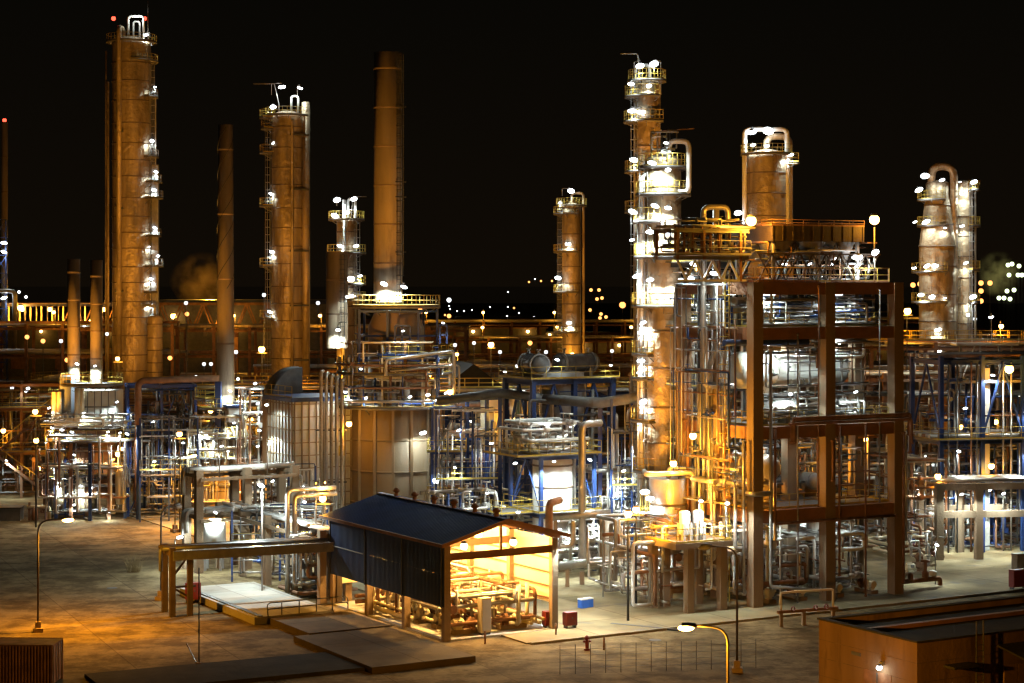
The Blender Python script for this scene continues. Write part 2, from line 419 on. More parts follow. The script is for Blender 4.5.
# ================================================================== SETTING
def ground():
    m = bpy.data.materials.new('paved_yard'); m.use_nodes = True
    nt = m.node_tree; N = nt.nodes; L = nt.links; b = N['Principled BSDF']; b.inputs['Roughness'].default_value = .95; b.inputs['Specular IOR Level'].default_value = .05
    tc = N.new('ShaderNodeTexCoord')
    def noise(s, d=8, ro=.6):
        n = N.new('ShaderNodeTexNoise'); n.inputs['Scale'].default_value = s; n.inputs['Detail'].default_value = d; n.inputs['Roughness'].default_value = ro
        L.new(tc.outputs['Object'], n.inputs['Vector']); return n
    n1, n2, n3 = noise(.06), noise(.35, 10, .7), noise(3.5, 6)
    c1 = N.new('ShaderNodeValToRGB'); L.new(n1.outputs['Fac'], c1.inputs[0])
    c1.color_ramp.elements[0].position = .35; c1.color_ramp.elements[0].color = (.17, .128, .066, 1)
    c1.color_ramp.elements[1].position = .68; c1.color_ramp.elements[1].color = (.37, .285, .155, 1)
    c2 = N.new('ShaderNodeValToRGB'); L.new(n2.outputs['Fac'], c2.inputs[0])
    c2.color_ramp.elements[0].position = .42; c2.color_ramp.elements[0].color = (.36, .33, .29, 1)
    c2.color_ramp.elements[1].position = .58; c2.color_ramp.elements[1].color = (1, 1, 1, 1)
    mx = N.new('ShaderNodeMix'); mx.data_type = 'RGBA'; mx.blend_type = 'MULTIPLY'; mx.inputs[0].default_value = .85
    L.new(c1.outputs[0], mx.inputs[6]); L.new(c2.outputs[0], mx.inputs[7])
    c3 = N.new('ShaderNodeValToRGB'); L.new(n3.outputs['Fac'], c3.inputs[0])
    c3.color_ramp.elements[0].position = .3; c3.color_ramp.elements[0].color = (.7, .7, .7, 1); c3.color_ramp.elements[1].position = .7
    m2 = N.new('ShaderNodeMix'); m2.data_type = 'RGBA'; m2.blend_type = 'MULTIPLY'; m2.inputs[0].default_value = .7
    L.new(mx.outputs[2], m2.inputs[6]); L.new(c3.outputs[0], m2.inputs[7]); L.new(m2.outputs[2], b.inputs['Base Color'])
    bp = N.new('ShaderNodeBump'); bp.inputs['Strength'].default_value = .4; bp.inputs['Distance'].default_value = .06
    L.new(n3.outputs['Fac'], bp.inputs['Height']); L.new(bp.outputs[0], b.inputs['Normal'])
    # tyre streaks along the road and cut joints
    mp = N.new('ShaderNodeMapping'); mp.inputs['Rotation'].default_value = (0, 0, R(-24)); mp.inputs['Scale'].default_value = (.05, 1.3, 1); L.new(tc.outputs['Object'], mp.inputs[0])
    n4 = N.new('ShaderNodeTexNoise'); n4.inputs['Scale'].default_value = 1.; n4.inputs['Detail'].default_value = 4; L.new(mp.outputs[0], n4.inputs['Vector'])
    c4 = N.new('ShaderNodeValToRGB'); c4.color_ramp.elements[0].position = .36; c4.color_ramp.elements[0].color = (.6, .58, .55, 1); c4.color_ramp.elements[1].position = .56; L.new(n4.outputs['Fac'], c4.inputs[0])
    m3 = N.new('ShaderNodeMix'); m3.data_type = 'RGBA'; m3.blend_type = 'MULTIPLY'; m3.inputs[0].default_value = .3
    L.new(m2.outputs[2], m3.inputs[6]); L.new(c4.outputs[0], m3.inputs[7]); L.new(m3.outputs[2], b.inputs['Base Color']); joints(m, 7, 5, .6, .008, R(-24))
    g = MB(); a = [-6000, -600, -120, -60, 0, 60, 120, 600, 6000]; c = [-60, 60, 100, 140, 180, 240, 400, 2600]
    for y in c:
        for x in a: g.v.append((x, y, 0))
    n = len(a)
    for j in range(len(c)-1):
        for i in range(n-1): g.face((j*n+i, j*n+i+1, (j+1)*n+i+1, (j+1)*n+i))
    tag(g.build('ground', m), None, None, kind='structure')
ground()
# harbour water far behind the plant
wm = bpy.data.materials.new('harbour_water'); wm.use_nodes = True
b = wm.node_tree.nodes['Principled BSDF']; b.inputs['Base Color'].default_value = (.006, .008, .01, 1); b.inputs['Roughness'].default_value = .12
nz = wm.node_tree.nodes.new('ShaderNodeTexNoise'); nz.inputs['Scale'].default_value = .08; nz.inputs['Detail'].default_value = 4
bp = wm.node_tree.nodes.new('ShaderNodeBump'); bp.inputs['Strength'].default_value = .5; bp.inputs['Distance'].default_value = 1.5
tcw = wm.node_tree.nodes.new('ShaderNodeTexCoord')
wm.node_tree.links.new(tcw.outputs['Object'], nz.inputs['Vector'])
wm.node_tree.links.new(nz.outputs['Fac'], bp.inputs['Height']); wm.node_tree.links.new(bp.outputs[0], b.inputs['Normal'])
m = MB(); m.box(-9000, 2600.01, -.5, 9000, 30000, -.3); tag(m.build('harbour_water', wm), None, None, kind='structure')
# slabs: the apron under the process units, the pads in front
def slab(name, o, u, v, z0, z1, m_, rz=PR):
    m = MB(); m.box(0, 0, z0, u, v, z1); s = m.build(name, m_, None, (o[0], o[1], 0), rz); return tag(s, None, None, kind='structure')
APR = mat('apron_concrete', (.29, .23, .13), .9, 0, .35, .25, .25, 5, stain=(.19, .17, .145))
joints(APR, 6, 5, .55, .01)
ap = slab('apron_pavement', (1.0, 132.2), 75, 130, -.3, .1, APR)
slab('kerb', (1.4, 131.9), 75, .3, -.2, .16, mat('kerb_stone', (.27, .22, .14), .85, 0, .2, 1.0, .1, 5))

# ================================================================== EQUIPMENT KINDS
def make_pump(name, label, group, m_=GREY):
    t = thing('pump', label, 'pump', (0,0,-50), 0, group)
    MB().box(-1.1,-.35,0,1.1,.35,.3).build('base', CONC, t)
    m = MB(); m.lathe([(.001,-1),(.27,-1),(.3,-.95),(.3,-.2),(.25,-.12),(.001,-.1)], 14, (0,0,.75), 'x')
    for k in range(10): a = k*math.pi/5; m.obox((-.9, .29*math.cos(a)-.012, .75+.29*math.sin(a)-.012), (.6,0,0), (0,.05*abs(math.cos(a))+.02,0), (0,0,.05*abs(math.sin(a))+.02))
    m.box(-.8,-.2,.3,-.3,.2,.47); mo = m.build('motor', m_, t)
    MB().box(-.7,-.45,.72,-.45,-.28,.95).build('terminal_box', GREY, mo)
    m = MB(); m.lathe([(.001,.1),(.14,.12),(.14,.35),(.36,.4),(.4,.5),(.36,.72),(.16,.78),(.16,1.0),(.001,1.0)], 14, (0,0,.75), 'x'); m.box(.35,-.2,.3,.75,.2,.5)
    m.build('pump_casing', RUST, t)
    m = MB(); m.pipe([(1.0,0,.75),(1.5,0,.75),(1.5,0,2.6)], .12, 8); m.tube([(1.5,0,1.5),(1.5,0,1.62)], .22, 10); v = m.build('suction_pipe', ALUP, t)
    m = MB(); m.tube([(1.5,-.1,1.8),(1.5,-.5,1.8)], .04, 6); m.lathe([(.22,-.03),(.26,0),(.22,.03),(.18,0),(.22,-.03)], 12, (1.5,-.52,1.8), 'y'); m.build('valve', RED, v)
    m = MB(); m.pipe([(.56,0,1.0),(.56,0,2.2),(.56,1.4,2.2),(.56,1.4,2.9)], .09, 8); m.build('discharge_pipe', ALUP, t)
    return t
def hdrum(label, P, L, r, rz=PR, m_=WHITE, cat='vessel', name='horizontal_drum', saddles=True, nozzles=2, sh=.6, flange=False, zc=None):
    """lies along local x, P under its middle on its floor"""
    t = thing(name, label, cat, P, rz); zc = zc or r+sh
    h = r*.5; m = MB(); m.lathe([(.001,-L/2-h)]+[(r*math.cos(R(90-18*k)), -L/2-h+h*(1-math.cos(R(0)))*0 + h*(1-math.sin(R(90-18*k)))) for k in range(1,5)]+[(r,-L/2),(r,L/2)]+[(r*math.cos(R(18*k)), L/2+h*math.sin(R(18*k))) for k in range(1,5)]+[(.001,L/2+h)], 28, (0,0,zc), 'x')
    k = -L/2+1.2
    while k < L/2-.4: m.lathe([(r+.002,k-.05),(r+.03,k-.05),(r+.03,k+.05),(r+.002,k+.05)], 28, (0,0,zc), 'x'); k += 1.6
    m.build('shell', m_, t)
    if flange:
        for s in (-L/2+.3, L/2-.3): MB().lathe([(r+.01,s-.12),(r*1.16,s-.12),(r*1.16,s+.12),(r+.01,s+.12)], 24, (0,0,zc), 'x').build('flange', GREY, t)
    if saddles:
        for s in (-L*.3, L*.3): MB().prism([(s-.2,-r*.8),(s+.2,-r*.8),(s+.2,r*.8),(s-.2,r*.8)], 0, zc-r*.55).build('saddle', CONC, t)
    for k in range(nozzles):
        x = -L*.35+L*.7*k/max(1,nozzles-1); m = MB(); m.tube([(x,0,zc+r*.9),(x,0,zc+r+.5)], r*.16, 8); m.tube([(x,0,zc+r+.4),(x,0,zc+r+.52)], r*.26, 10); m.build('nozzle', GREY, t)
    return t
def vvessel(label, P, r, z0, z1, rz=PR, m_=WHITE, cat='vessel', name='vertical_vessel', legs=False, bands=2., head=True, nozzle=True, skirt=True):
    t = thing(name, label, cat, P, rz)
    prof = [(.001, z0-r*.4), (r*.6, z0-r*.3), (r*.92, z0-r*.12), (r, z0), (r, z1)] + (dome(r, z1, r*.45)[1:] if head else [(.001, z1)])
    tower_shell(t, prof, bands, m_, 30)
    if legs:
        for k in range(4): a = R(45+90*k); x, y = (r+.02)*math.cos(a), (r+.02)*math.sin(a); MB().box(x-.12,y-.12,0,x+.12,y+.12,z0+.8).build('leg', GREY, t)
    elif skirt and z0 > .3: MB().lathe([(r*.97,0),(r*.97,z0-.02)], 30).build('skirt', CONC, t)
    if nozzle:
        m = MB(); zt = z1+(r*.45 if head else 0); m.pipe([(0,0,zt-.2),(0,0,zt+.8),(r+.5,0,zt+.8),(r+.5,0,max(.5,z0))], max(.08,r*.1), 8); m.build('overhead_pipe', ALUP, t)
        m = MB(); m.tube([(0,-r+.1,z0+1),(0,-r-.35,z0+1)], .28, 12); m.tube([(0,-r-.3,z0+1),(0,-r-.4,z0+1)], .38, 14); m.build('manway', GREY, t)
    return t

# ================================================================== FRACTIONATING TOWERS AND STACKS
def simple_tower(label, px, Y, r, pytop, m_=SHELL, prof=None, z1=None, bands=3., top=True, cat='tower', name='distillation_tower'):
    t = thing(name, label, cat, GX(px, Y), 0)
    z1 = z1 or ZY(pytop, Y)
    tower_shell(t, prof or ([(r, 0), (r, z1)] + (dome(r, z1, r*.45)[1:] if top else [(.001, z1)])), bands, m_)
    t['h'] = z1
    del t['h']
    return t, z1
def lamp_at(t, px, py, Y, dy=-1., power=350, size=.42, arm=None, **k):
    P = loc_of(t, W(px, py, Y+dy)); 
    return flood(t, P, power, size, arm, **k)

# the tallest tower, far left
Y = 300.; s = Y/F
t8, z = simple_tower('tallest tower on the left, thick, sodium lit, with a long vertical pipe down its face', 131.5, Y, 3.0, 45)
platform(t8, 3.0, z+.4, 0, 360, .9); platform(t8, 3.0, z-2.6, -80, 60, 1.1, h=1.0)
pipe(t8, [(-1.25,-3.5,2),(-1.25,-3.5,z+2.4),(-1.25,-.4,z+2.4),(-1.25,-.4,z)], .42, SHELL, False)
for q in (12, 24, 37, 49): MB().bar((-1.9,-3.45,q),(-.6,-3.45,q), .35, .3).build('pipe_clamp', DGREY, t8)
pipe(t8, [(-3.9,-.6,2),(-3.9,-.6,z-1)], .17, SHELL, False); pipe(t8, [(-3.35,-1.6,2),(-3.35,-1.6,z-6)], .2, SHELL, False)
gooseneck(t8, [(-.3,-1,z+.8),(-.3,-1,z+4.4),(2.1,-1,z+4.4),(2.1,-1,z+.6)], .2, WHITE); gooseneck(t8, [(.3,0,z+.8),(.3,0,z+3.7),(1.3,0,z+3.7),(1.3,0,z+.6)], .16, WHITE)
MB().tube([(2.6,0,z+.5),(2.6,0,z+7)], .06, 6).build('lightning_rod', POLE, t8)
ladder(t8, 3.0, 6, z-3, -12)
MB().box(3.9,-.9,10,4.05,-.75,z-8).build('ladder_rail', GREY, t8)
for (px, py, pw, sz) in ((146,35,700,.52),(144,86,160,.32),(155,87,160,.32),(152,141,220,.42),(156,172,260,.42),(154,190,420,.52),(155,228,300,.42),(149,247,150,.32),(158,256,300,.42),(151,279,320,.42),(149,305,200,.32)):
    lamp_at(t8, px, py, Y, -1.2, pw, sz, arm=(3.0,-.6,ZY(py,Y)-.4))
for py, a0, a1, w in ((97,-40,30,1.1),(157,-40,30,1.2),(182,-30,30,1.7),(198,-35,35,1.9),(236,-35,30,1.6),(266,-35,30,1.9),(292,-40,25,1.2)):
    platform(t8, 3.0, ZY(py, Y), a0, a1, w, GREY)
MB().box(3.3,-.6,16,4.3,.3,ZY(165,Y)).build('cable_tray', GREY, t8)
for px in (113.5, 144.5): put(GLO[('r', .35)], 'warning_lamp', t8, loc_of(t8, W(px, 18.5, Y)))
light(loc_of(t8, W(137, 18, Y-2)), 250, WCOL, t8)
t, z = simple_tower('short fat drum tower standing against the right foot of the tallest tower', 155, 296., 1.15, 318, bands=1.8)
pipe(t, [(0,0,z),(0,0,z+2),(-2.2,0,z+2)], .2)

# second tall tower with a square-topped side duct
Y = 280.
t7, z = simple_tower('second tallest tower, sodium lit, with a plain duct pipe along its right side', 287.5, Y, 2.35, 118)
platform(t7, 2.35, z+.3, 0, 360, .9); platform(t7, 2.35, z-1.6, 150, 215, 1.5)
pipe(t7, [(2.75,-.4,1),(2.75,-.4,z+2.3)], .62, SHELL, False); pipe(t7, [(1.0,-2.75,4),(1.0,-2.75,z-.5),(1.0,-.5,z-.5)], .2, SHELL, False)
for q in (14, 22, 30, 39, 47): MB().bar((.7,-2.7,q),(3.2,-1.0,q), .25, .25).build('pipe_clamp', DGREY, t7)
gooseneck(t7, [(.6,-.3,z+.6),(.6,-.3,z+3.2),(1.6,-.3,z+3.2),(1.6,-.3,z+.6)], .16, WHITE)
ladder(t7, 2.35, 6, z, 190)
pipe(t7, [(-5,-.5,z+5),(-1.9,-.5,z+5),(-1.2,-.5,z+2),(-1.2,-.5,z+.3)], .07, POLE, False, 'davit')
for (px, py, pw, sz) in ((282,87,420,.6 and .65),(300,88,380,.52),(273,107,240,.52),(274,143,140,.42),(271,194,160,.42),(272,252,320,.52),(270,312,200,.42)):
    lamp_at(t7, px, py, Y, -1.3, pw, sz, arm=((-2.3 if px < 290 else 1.5),-.4,ZY(py,Y)-1.2))
for py in (118, 153, 206, 266, 318): platform(t7, 2.35, ZY(py, Y), 165, 215, 1.7)

# white-lit slim tower behind the square stacks
Y = 262.
t6, z = simple_tower('slim white lit tower between the second tower and the thick stack', 346.5, Y, 1.35, 222)
platform(t6, 1.35, z+.3, 0, 360, 1.1); platform(t6, 1.35, ZY(253,Y), -200, 20, 1.3); platform(t6, 1.35, ZY(284,Y), -120, 60, 1.3); platform(t6, 1.35, ZY(300,Y), -120, 60, 1.3)
gooseneck(t6, [(.2,0,z+.5),(.2,0,z+3.2),(1.2,0,z+3.2),(1.2,0,z-6)], .2, WHITE)
pipe(t6, [(-.2,-1.6,4),(-.2,-1.6,z+3)], .22, WHITE, False)
pipe(t6, [(2.8,0,z+3.5),(.9,0,z+3.5),(.6,0,z+.3)], .06, POLE, False, 'davit'); ladder(t6, 1.35, 4, z, -30)
for (px, py, pw, sz) in ((337,200,320,.52),(354,199,320,.52),(335,216,300,.52),(347,213,420,.52),(340,246,380,.52),(356,246,380,.52),(351,279,420,.52),(360,276,200,.42),(352,296,420,.52)):
    lamp_at(t6, px, py, Y, -2., pw*1.7, sz, arm=(1.3 if px > 346 else -1.3,-.5,ZY(py,Y)-.8))

# thick round stack on top of the round heater; square-ish short stack; tall slim strake stack; twin stacks
def stack(label, px, Y, r, pyt, pyb, rings=4.2, strakes=0, lad=None, r0=None, sq=False, cap=True):
    z0, z1 = ZY(pyb, Y), ZY(pyt, Y); t = thing('chimney_stack', label, 'chimney', GX(px, Y) + Vector((0,0,z0)), 0); h = z1-z0; r0 = r0 or r
    m = MB(); m.lathe([(r0,0),(r,h),(r-.12,h),(r-.12,h-2.5),(.001,h-2.5)], 28); m.build('shaft', STK, t)
    z = rings
    while z < h-1: rr = r0+(r-r0)*z/h; MB().lathe([(rr+.003,z-.1),(rr+.02,z-.06),(rr+.02,z+.06),(rr+.003,z+.1)], 28).build('ring', BAND, t); z += rings
    for k in range(strakes):
        m = MB(); n = 60; q = []
        for i in range(n+1):
            zz = h*.42+(h*.57)*i/n; a = 2*math.pi*(k/strakes+(zz/ (r*2*5.5))); rr = r0+(r-r0)*zz/h
            b0 = len(m.v); m.v += [(rr*math.cos(a), rr*math.sin(a), zz), ((rr+.05)*math.cos(a), (rr+.05)*math.sin(a), zz), ((rr+.05)*math.cos(a), (rr+.05)*math.sin(a), zz+.12)]
            if i: m.face((b0-3,b0-2,b0+1,b0)); m.face((b0-2,b0-1,b0+2,b0+1))
        m.build('strake', BLACK, t)
    if lad is not None: ladder(t, r, .5, h-.3, lad, m_=BLACK)
    return t, h
c1, h = stack('thickest chimney stack, plain and sodium lit, rising from the round heater', 388, 196., 1.48, 53, 302, 4.0, lad=-45)
for zz in (h*.2, h*.42, h*.48, h*.78): MB().bar((.9,-1.6,zz),(1.9,-.9,zz), .12).build('ladder_rest', BLACK, c1)
lamp_at(c1, 384, 284, 196., -2.9, 3200, .42); lamp_at(c1, 404, 287, 196., -1.6, 1200, .42, arm=(1.5,-.6,2.0))
c2, h = stack('short square shouldered stack in front of the slim white tower', 337, 200., 1.15, 252, 348, 3.6, lad=-60)
lamp_at(c2, 338, 330, 200., -2.4, 2200, .42, arm=(.3,-1.1,1.0)); lamp_at(c2, 347, 297, 200., -1.5, 120, .32)
c3, h = stack('tall thin chimney with spiral strakes near its top', 225.5, 206., .80, 125, 408, 7., 3, r0=.98)
c4, h = stack('left chimney of the short slim pair', 73.8, 208., .68, 259, 382, 3.)
lamp_at(c4, 77, 364, 208., -1.6, 700, .32)
c4b, h = stack('right chimney of the short slim pair', 96.4, 208., .66, 260, 386, 3.)
lamp_at(c4b, 95, 366, 208., -1.7, 1100, .32); lamp_at(c3, 230, 391, 206., -2.0, 900, .32)
c5, h = stack('lone slim stack cut off by the left edge of the picture', 4.5, 330., .55, 122, 330, 6.)
put(GLO[('r', .35)], 'warning_lamp', c5, (0,0,h+.3))

# lattice flare mast by the lone slim stack
t = thing('lattice_mast', 'blue lattice mast at the left picture edge with white floodlights', 'mast', GX(1, 320.), R(10))
for (a, b) in ((-1,-1),(1,-1),(1,1),(-1,1)): MB().bar((a*1.1,b*1.1,0),(a*.8,b*.8,36), .22).build('leg', BLUE, t)
m = MB()
for k in range(12):
    for (a, b) in (((-1,-1),(1,-1)),((1,-1),(1,1)),((1,1),(-1,1)),((-1,1),(-1,-1))):
        m.bar((a[0],a[1],3*k),(b[0],b[1],3*k+3), .1); m.bar((a[0],a[1],3*k+3),(b[0],b[1],3*k+3), .1)
m.build('bracing', BLUE, t)
for py in (243, 252, 298): flood(t, loc_of(t, W(4, py, 318.)), 260, .52)
t = thing('pipe_bend', 'orange lit pipe loop at the left edge beside the lattice mast', 'pipe', GX(1, 318.), 0)
MB().pipe([(-2,0,14),(-2,0,24),(2.3,0,24),(2.3,0,14)], .4, 10).build('pipe', ALUP, t)

# small tower in the middle distance
Y = 300.
t5, z = simple_tower('small lone tower in the middle distance with white lamps on its left', 571.5, Y, 1.5, 207)
platform(t5, 1.5, z+.2, 0, 360, .9); gooseneck(t5, [(0,0,z),(0,0,z+2.2),(1.9,0,z+2.2),(1.9,0,4)], .22, SHELL); ladder(t5, 1.5, 4, z, 200)
for (px, py, pw, sz) in ((571,191,380,.52),(560,203,160,.42),(568,244,420,.52),(558,278,300,.52),(569,323,520,.52)):
    lamp_at(t5, px, py, Y, -2.1, pw*1.5, sz, arm=(-1.5,-.5,ZY(py,Y)-.8))
for py in (214, 252, 292, 332): platform(t5, 1.5, ZY(py, Y), 120, 290, 1.3)

# tower behind the main column
Y = 200.
t2, z = simple_tower('tall slim column just behind the main white lit column', 647, Y, 1.42, 84)
platform(t2, 1.42, z+.3, 0, 360, .55); pipe(t2, [(-2.8,0,z+3.2),(-1.0,0,z+3.2),(-.6,0,z+.4)], .07, WHITE, False, 'davit')
gooseneck(t2, [(.3,0,z),(.3,0,z+2.0),(-1.2,0,z+2.0),(-1.2,0,z-3)], .2, WHITE)
for py, a0, a1, w in ((97,130,300,.9),(122,130,310,1.0),(172,130,290,.9),(212,130,270,.9)): platform(t2, 1.42, ZY(py, Y), a0, a1, w)
ladder(t2, 1.42, 5, z, -140)
for (px, py, pw, sz) in ((640,66,300,.65),(654,64,300,.52),(631,84,120,.42),(649,86,520,.42),(632,111,220,.52),(641,112,560,.52),(634,160,260,.52),(633,212,260,.52)):
    lamp_at(t2, px, py, Y, -2.0, pw*.8, sz, arm=(-1.4 if px < 646 else 1.4,-.6,ZY(py,Y)-1.0))

# tower with the dark-lit belly behind the steel frame
Y = 228.
t3, z = simple_tower('broad orange column with a looped pipe over its top, behind the air cooler', 766.5, Y, 2.35, 158)
platform(t3, 2.35, z+.4, 0, 360, .7)
gooseneck(t3, [(-2.7,-.6,10),(-2.7,-.6,z+3.4),(2.4,-.6,z+3.4),(2.4,-.6,z-12)], .3, WHITE, n=10)
gooseneck(t3, [(0,0,z),(0,0,z+2.6),(2.75,0,z+2.6),(2.75,0,8)], .42, SHELL)
ladder(t3, 2.35, 8, z, 10); platform(t3, 2.35, ZY(163,Y), -20, 40, 1.5)
for (px, py, pw, sz) in ((752,132,300,.65),(768,131,300,.65),(753,145,150,.42),(767,146,150,.42),(791,155,260,.42),(738,213,300,.52)):
    lamp_at(t3, px, py, Y, -1.4, pw, sz)
t3p = t3
# twin columns on the right
Y = 240.
ta, z = simple_tower('tapering left column of the twin pair on the right, joined by a looped pipe', 937.5, Y, 2.1, 184, prof=[(2.3,0),(2.3,30),(1.45,ZY(195,Y)),(1.45,ZY(184,Y))]+dome(1.45, ZY(184,Y), .5)[1:])
gooseneck(ta, [(-.8,-.3,z-.3),(-.8,-.3,z+2.2),(2.0,-.3,z+2.2),(2.0,-.3,4)], .5, SHELL, n=12)
ladder(ta, 2.3, 4, z-4, -30)
for py in (200, 226, 272, 302, 340): platform(ta, 2.3 if py > 230 else 1.6, ZY(py, Y), 140, 280, .9)
for (px, py, pw, sz) in ((925,176,220,.52),(919,190,460,.52),(915,222,260,.42),(926,222,560,.52),(942,180,200,.42),(945,228,260,.32),(914,268,220,.42),(927,266,620,.52),(935,266,420,.52),(921,295,420,.52),(932,297,620,.52),(938,330,520,.52),(938,351,560,.52),(945,298,300,.32),(912,348,300,.42)):
    lamp_at(ta, px, py, Y, -2.6, pw*.7, sz)
tb, z = simple_tower('slimmer right column of the twin pair with lamps on outriggers', 963.5, Y+1.5, 1.15, 184)
for py in (190, 226, 270, 302): platform(tb, 1.15, ZY(py, Y+1.5), -70, 50, .9)
pipe(tb, [(1.5,0,3),(1.5,0,z)], .14, SHELL, False); ladder(tb, 1.15, 3, z, -60)
for (px, py, pw, sz) in ((960,182,200,.32),(974,182,260,.52),(962,194,360,.42),(962,226,420,.42),(951,262,220,.42),(966,263,300,.42),(973,297,420,.65)):
    lamp_at(tb, px, py, Y+1.5, -2.2, pw, sz)
# ================================================================== MAIN COLUMN
Y = 163.
t1, z = simple_tower('main column in the centre right, tall, platforms blown out by white lamps', 663, Y, 1.55, 162)
def PL(t, Yc, r, py, a0, a1, w, **k): return platform(t, r, ZY(py, Yc), a0, a1, w, **k)
for py, a0, a1, w in ((168,0,360,.6),(195,-230,40,.8),(222,140,260,1.0),(257,-200,40,.9),(306,-215,30,1.1),(354,150,235,1.1),(378,150,235,1.1),(420,150,240,1.2),(470,150,300,1.0)): PL(t1, Y, 1.55, py, a0, a1, w)
ladder(t1, 1.55, 3, z, -150); ladder(t1, 1.55, 3, ZY(300,Y), -95+70)
gooseneck(t1, [(.4,-1.2,z),(.4,-1.2,z+1.7),(2.1,-1.2,z+1.7),(2.1,-1.2,ZY(193,Y)),(1.2,-1.2,ZY(193,Y))], .24, WHITE, n=10)
pipe(t1, [(-1.9,-.6,4),(-1.9,-.6,ZY(178,Y)),(-.9,-.6,ZY(170,Y))], .17, WHITE, False); pipe(t1, [(-2.15,-.2,4),(-2.15,-.2,ZY(200,Y))], .1, WHITE, False)
pipe(t1, [(1.95,.2,3),(1.95,.2,ZY(320,Y))], .16, DGREY, False); pipe(t1, [(1.8,-.8,3),(1.8,-.8,ZY(330,Y)),(1.2,-.8,ZY(330,Y))], .11, ALUP, False)
MB().bar((-1.2,-.8,z+1.4),(-.2,-.8,z+2.7), .14).build('davit', WHITE, t1); MB().bar((-.1,-.8,z+2.6),(2.6,-.8,z+2.8), .1).build('lamp_boom', RUST, t1)
tangle(t1, -1.2,-1.6,z,1.2,.5,z+2.6, 10, (.05,.1), [GREY, WHITE, DGREY], 5)
for (px, py, pw, sz) in ((666,143,380,.42),(652,163,900,.52),(668,170,520,.42),(655,206,900,.52),(668,208,900,.52),(633,212,200,.42),(650,232,1000,.52),(668,234,1000,.52),(683,233,420,.42),(632,240,300,.42),(637,276,280,.52),(650,280,1000,.52),(681,280,700,.42),(690,279,260,.52),(643,323,1500,.52),(641,333,200,.32),(641,361,420,.52),(640,372,420,.42),(643,402,420,.52),(640,423,200,.32)):
    lamp_at(t1, px, py, Y, -2.6 if px > 643 else -1.0, pw, .4 if sz > .5 else .3, wk=1.3)
sodium(t1, loc_of(t1, W(693, 436, 147.6)), 3800, .28, off=(0,-.4,-.4)); MB().pipe([(1.6,-.5,ZY(436,153.)),(1.75,-8.5,ZY(434,153.)),tuple(loc_of(t1, W(693, 434, 147.6)))], .05, 6).build('lamp_arm', POLE, t1)

# the gold-lit vessel at its foot, its collar pipe, the concrete table
Yv = 155.
v = vvessel('stout gold lit vessel at the foot of the main column', GX(668, Yv), 1.55, 2.6, ZY(478, Yv), 0, ALUP, bands=2.4, head=False)
platform(v, 1.55, ZY(548,Yv), -210, -20, 1.2); ladder(v, 1.55, .3, ZY(490,Yv), -160, m_=YEL)
flood(v, (-2.0,-1.5,ZY(490,Yv)), 500, .42, off=(0,-.5,-.2)); flood(v, (-1.6,-1.9,ZY(496,Yv)), 400, .42); sodium(v, (.2,-2.8,ZY(480,Yv)+1.6), 1100, .28)
t = thing('collar_pipe', 'fat bright pipe curling round the top of the gold vessel', 'pipe', GX(668, Yv), 0)
zz = ZY(472, Yv); MB().pipe([(-1.9,.6,zz),(-1.9,-2.0,zz),(1.95,-2.0,zz+.15),(1.95,-2.0,zz-3.2)], .22, 10).build('pipe', ALUP, t)
MB().pipe([(2.35,-1.6,zz+9),(2.35,-1.6,zz-3.5)], .16, 8).build('pipe', ALUP, t)
ct = thing('concrete_table', 'brown concrete table platform with yellow rails in front of the gold vessel', 'platform', GR(690, 614), R(27.5))
for x in (-.1, 2.9):
    for y in (0, 3.4): MB().box(x-.3,y-.3,0,x+.3,y+.3,5.0).build('column', CONC, ct)
MB().box(-1.6,-.5,5.003,3.6,4.0,5.45).build('table_slab', CONC, ct)
MB().box(-1.5,3.1,0,-.9,3.7,5.0).build('column', CONC, ct)
q = MB(); rail(q, [(-1.5,-.4,5.45),(3.5,-.4,5.45),(3.5,3.9,5.45)]); rail(q, [(-1.5,-.4,5.45),(-1.5,3.9,5.45)]); q.build('railing', YEL, ct)
flood(ct, (.6,-.6,8.6), 900, .32, arm=(.6,-.35,5.5)); flood(ct, (3.0,-.6,8.3), 900, .32, arm=(3.0,-.35,5.5))
def on(root, P):
    M = Matrix.Translation(root.location) @ Matrix.Rotation(root.rotation_euler.z, 4, 'Z'); return M @ Vector(P)
for k, x in enumerate((.3, 1.5)):
    vv = vvessel(('left' if k == 0 else 'right') + ' one of two small white filters standing on the concrete table', on(ct, (x, 1.2, 5.45)), .42, .5, 2.1, PR, WHITE, 'filter', 'filter_vessel', legs=True, nozzle=False)
tg = thing('pipe_manifold', 'pale pipes crossing between the gold vessel and the steel frame', 'pipework', on(ct, (3.8, .8, 0)), R(27.5))
tangle(tg, 0, 0, 1.0, 4.6, 5, 9.5, 26, (.07,.2), [ALUP, WHITE, ALUP, CREAM], 11)
tg = thing('pipe_manifold', 'pipe cluster under and behind the concrete table', 'pipework', on(ct, (-3.5, 2, 0)), R(27.5))
tangle(tg, 0, 0, .5, 7, 8, 6.5, 40, (.05,.16), None, 12)
flood(tg, (3, 2.5, 4.4), 420, .32)
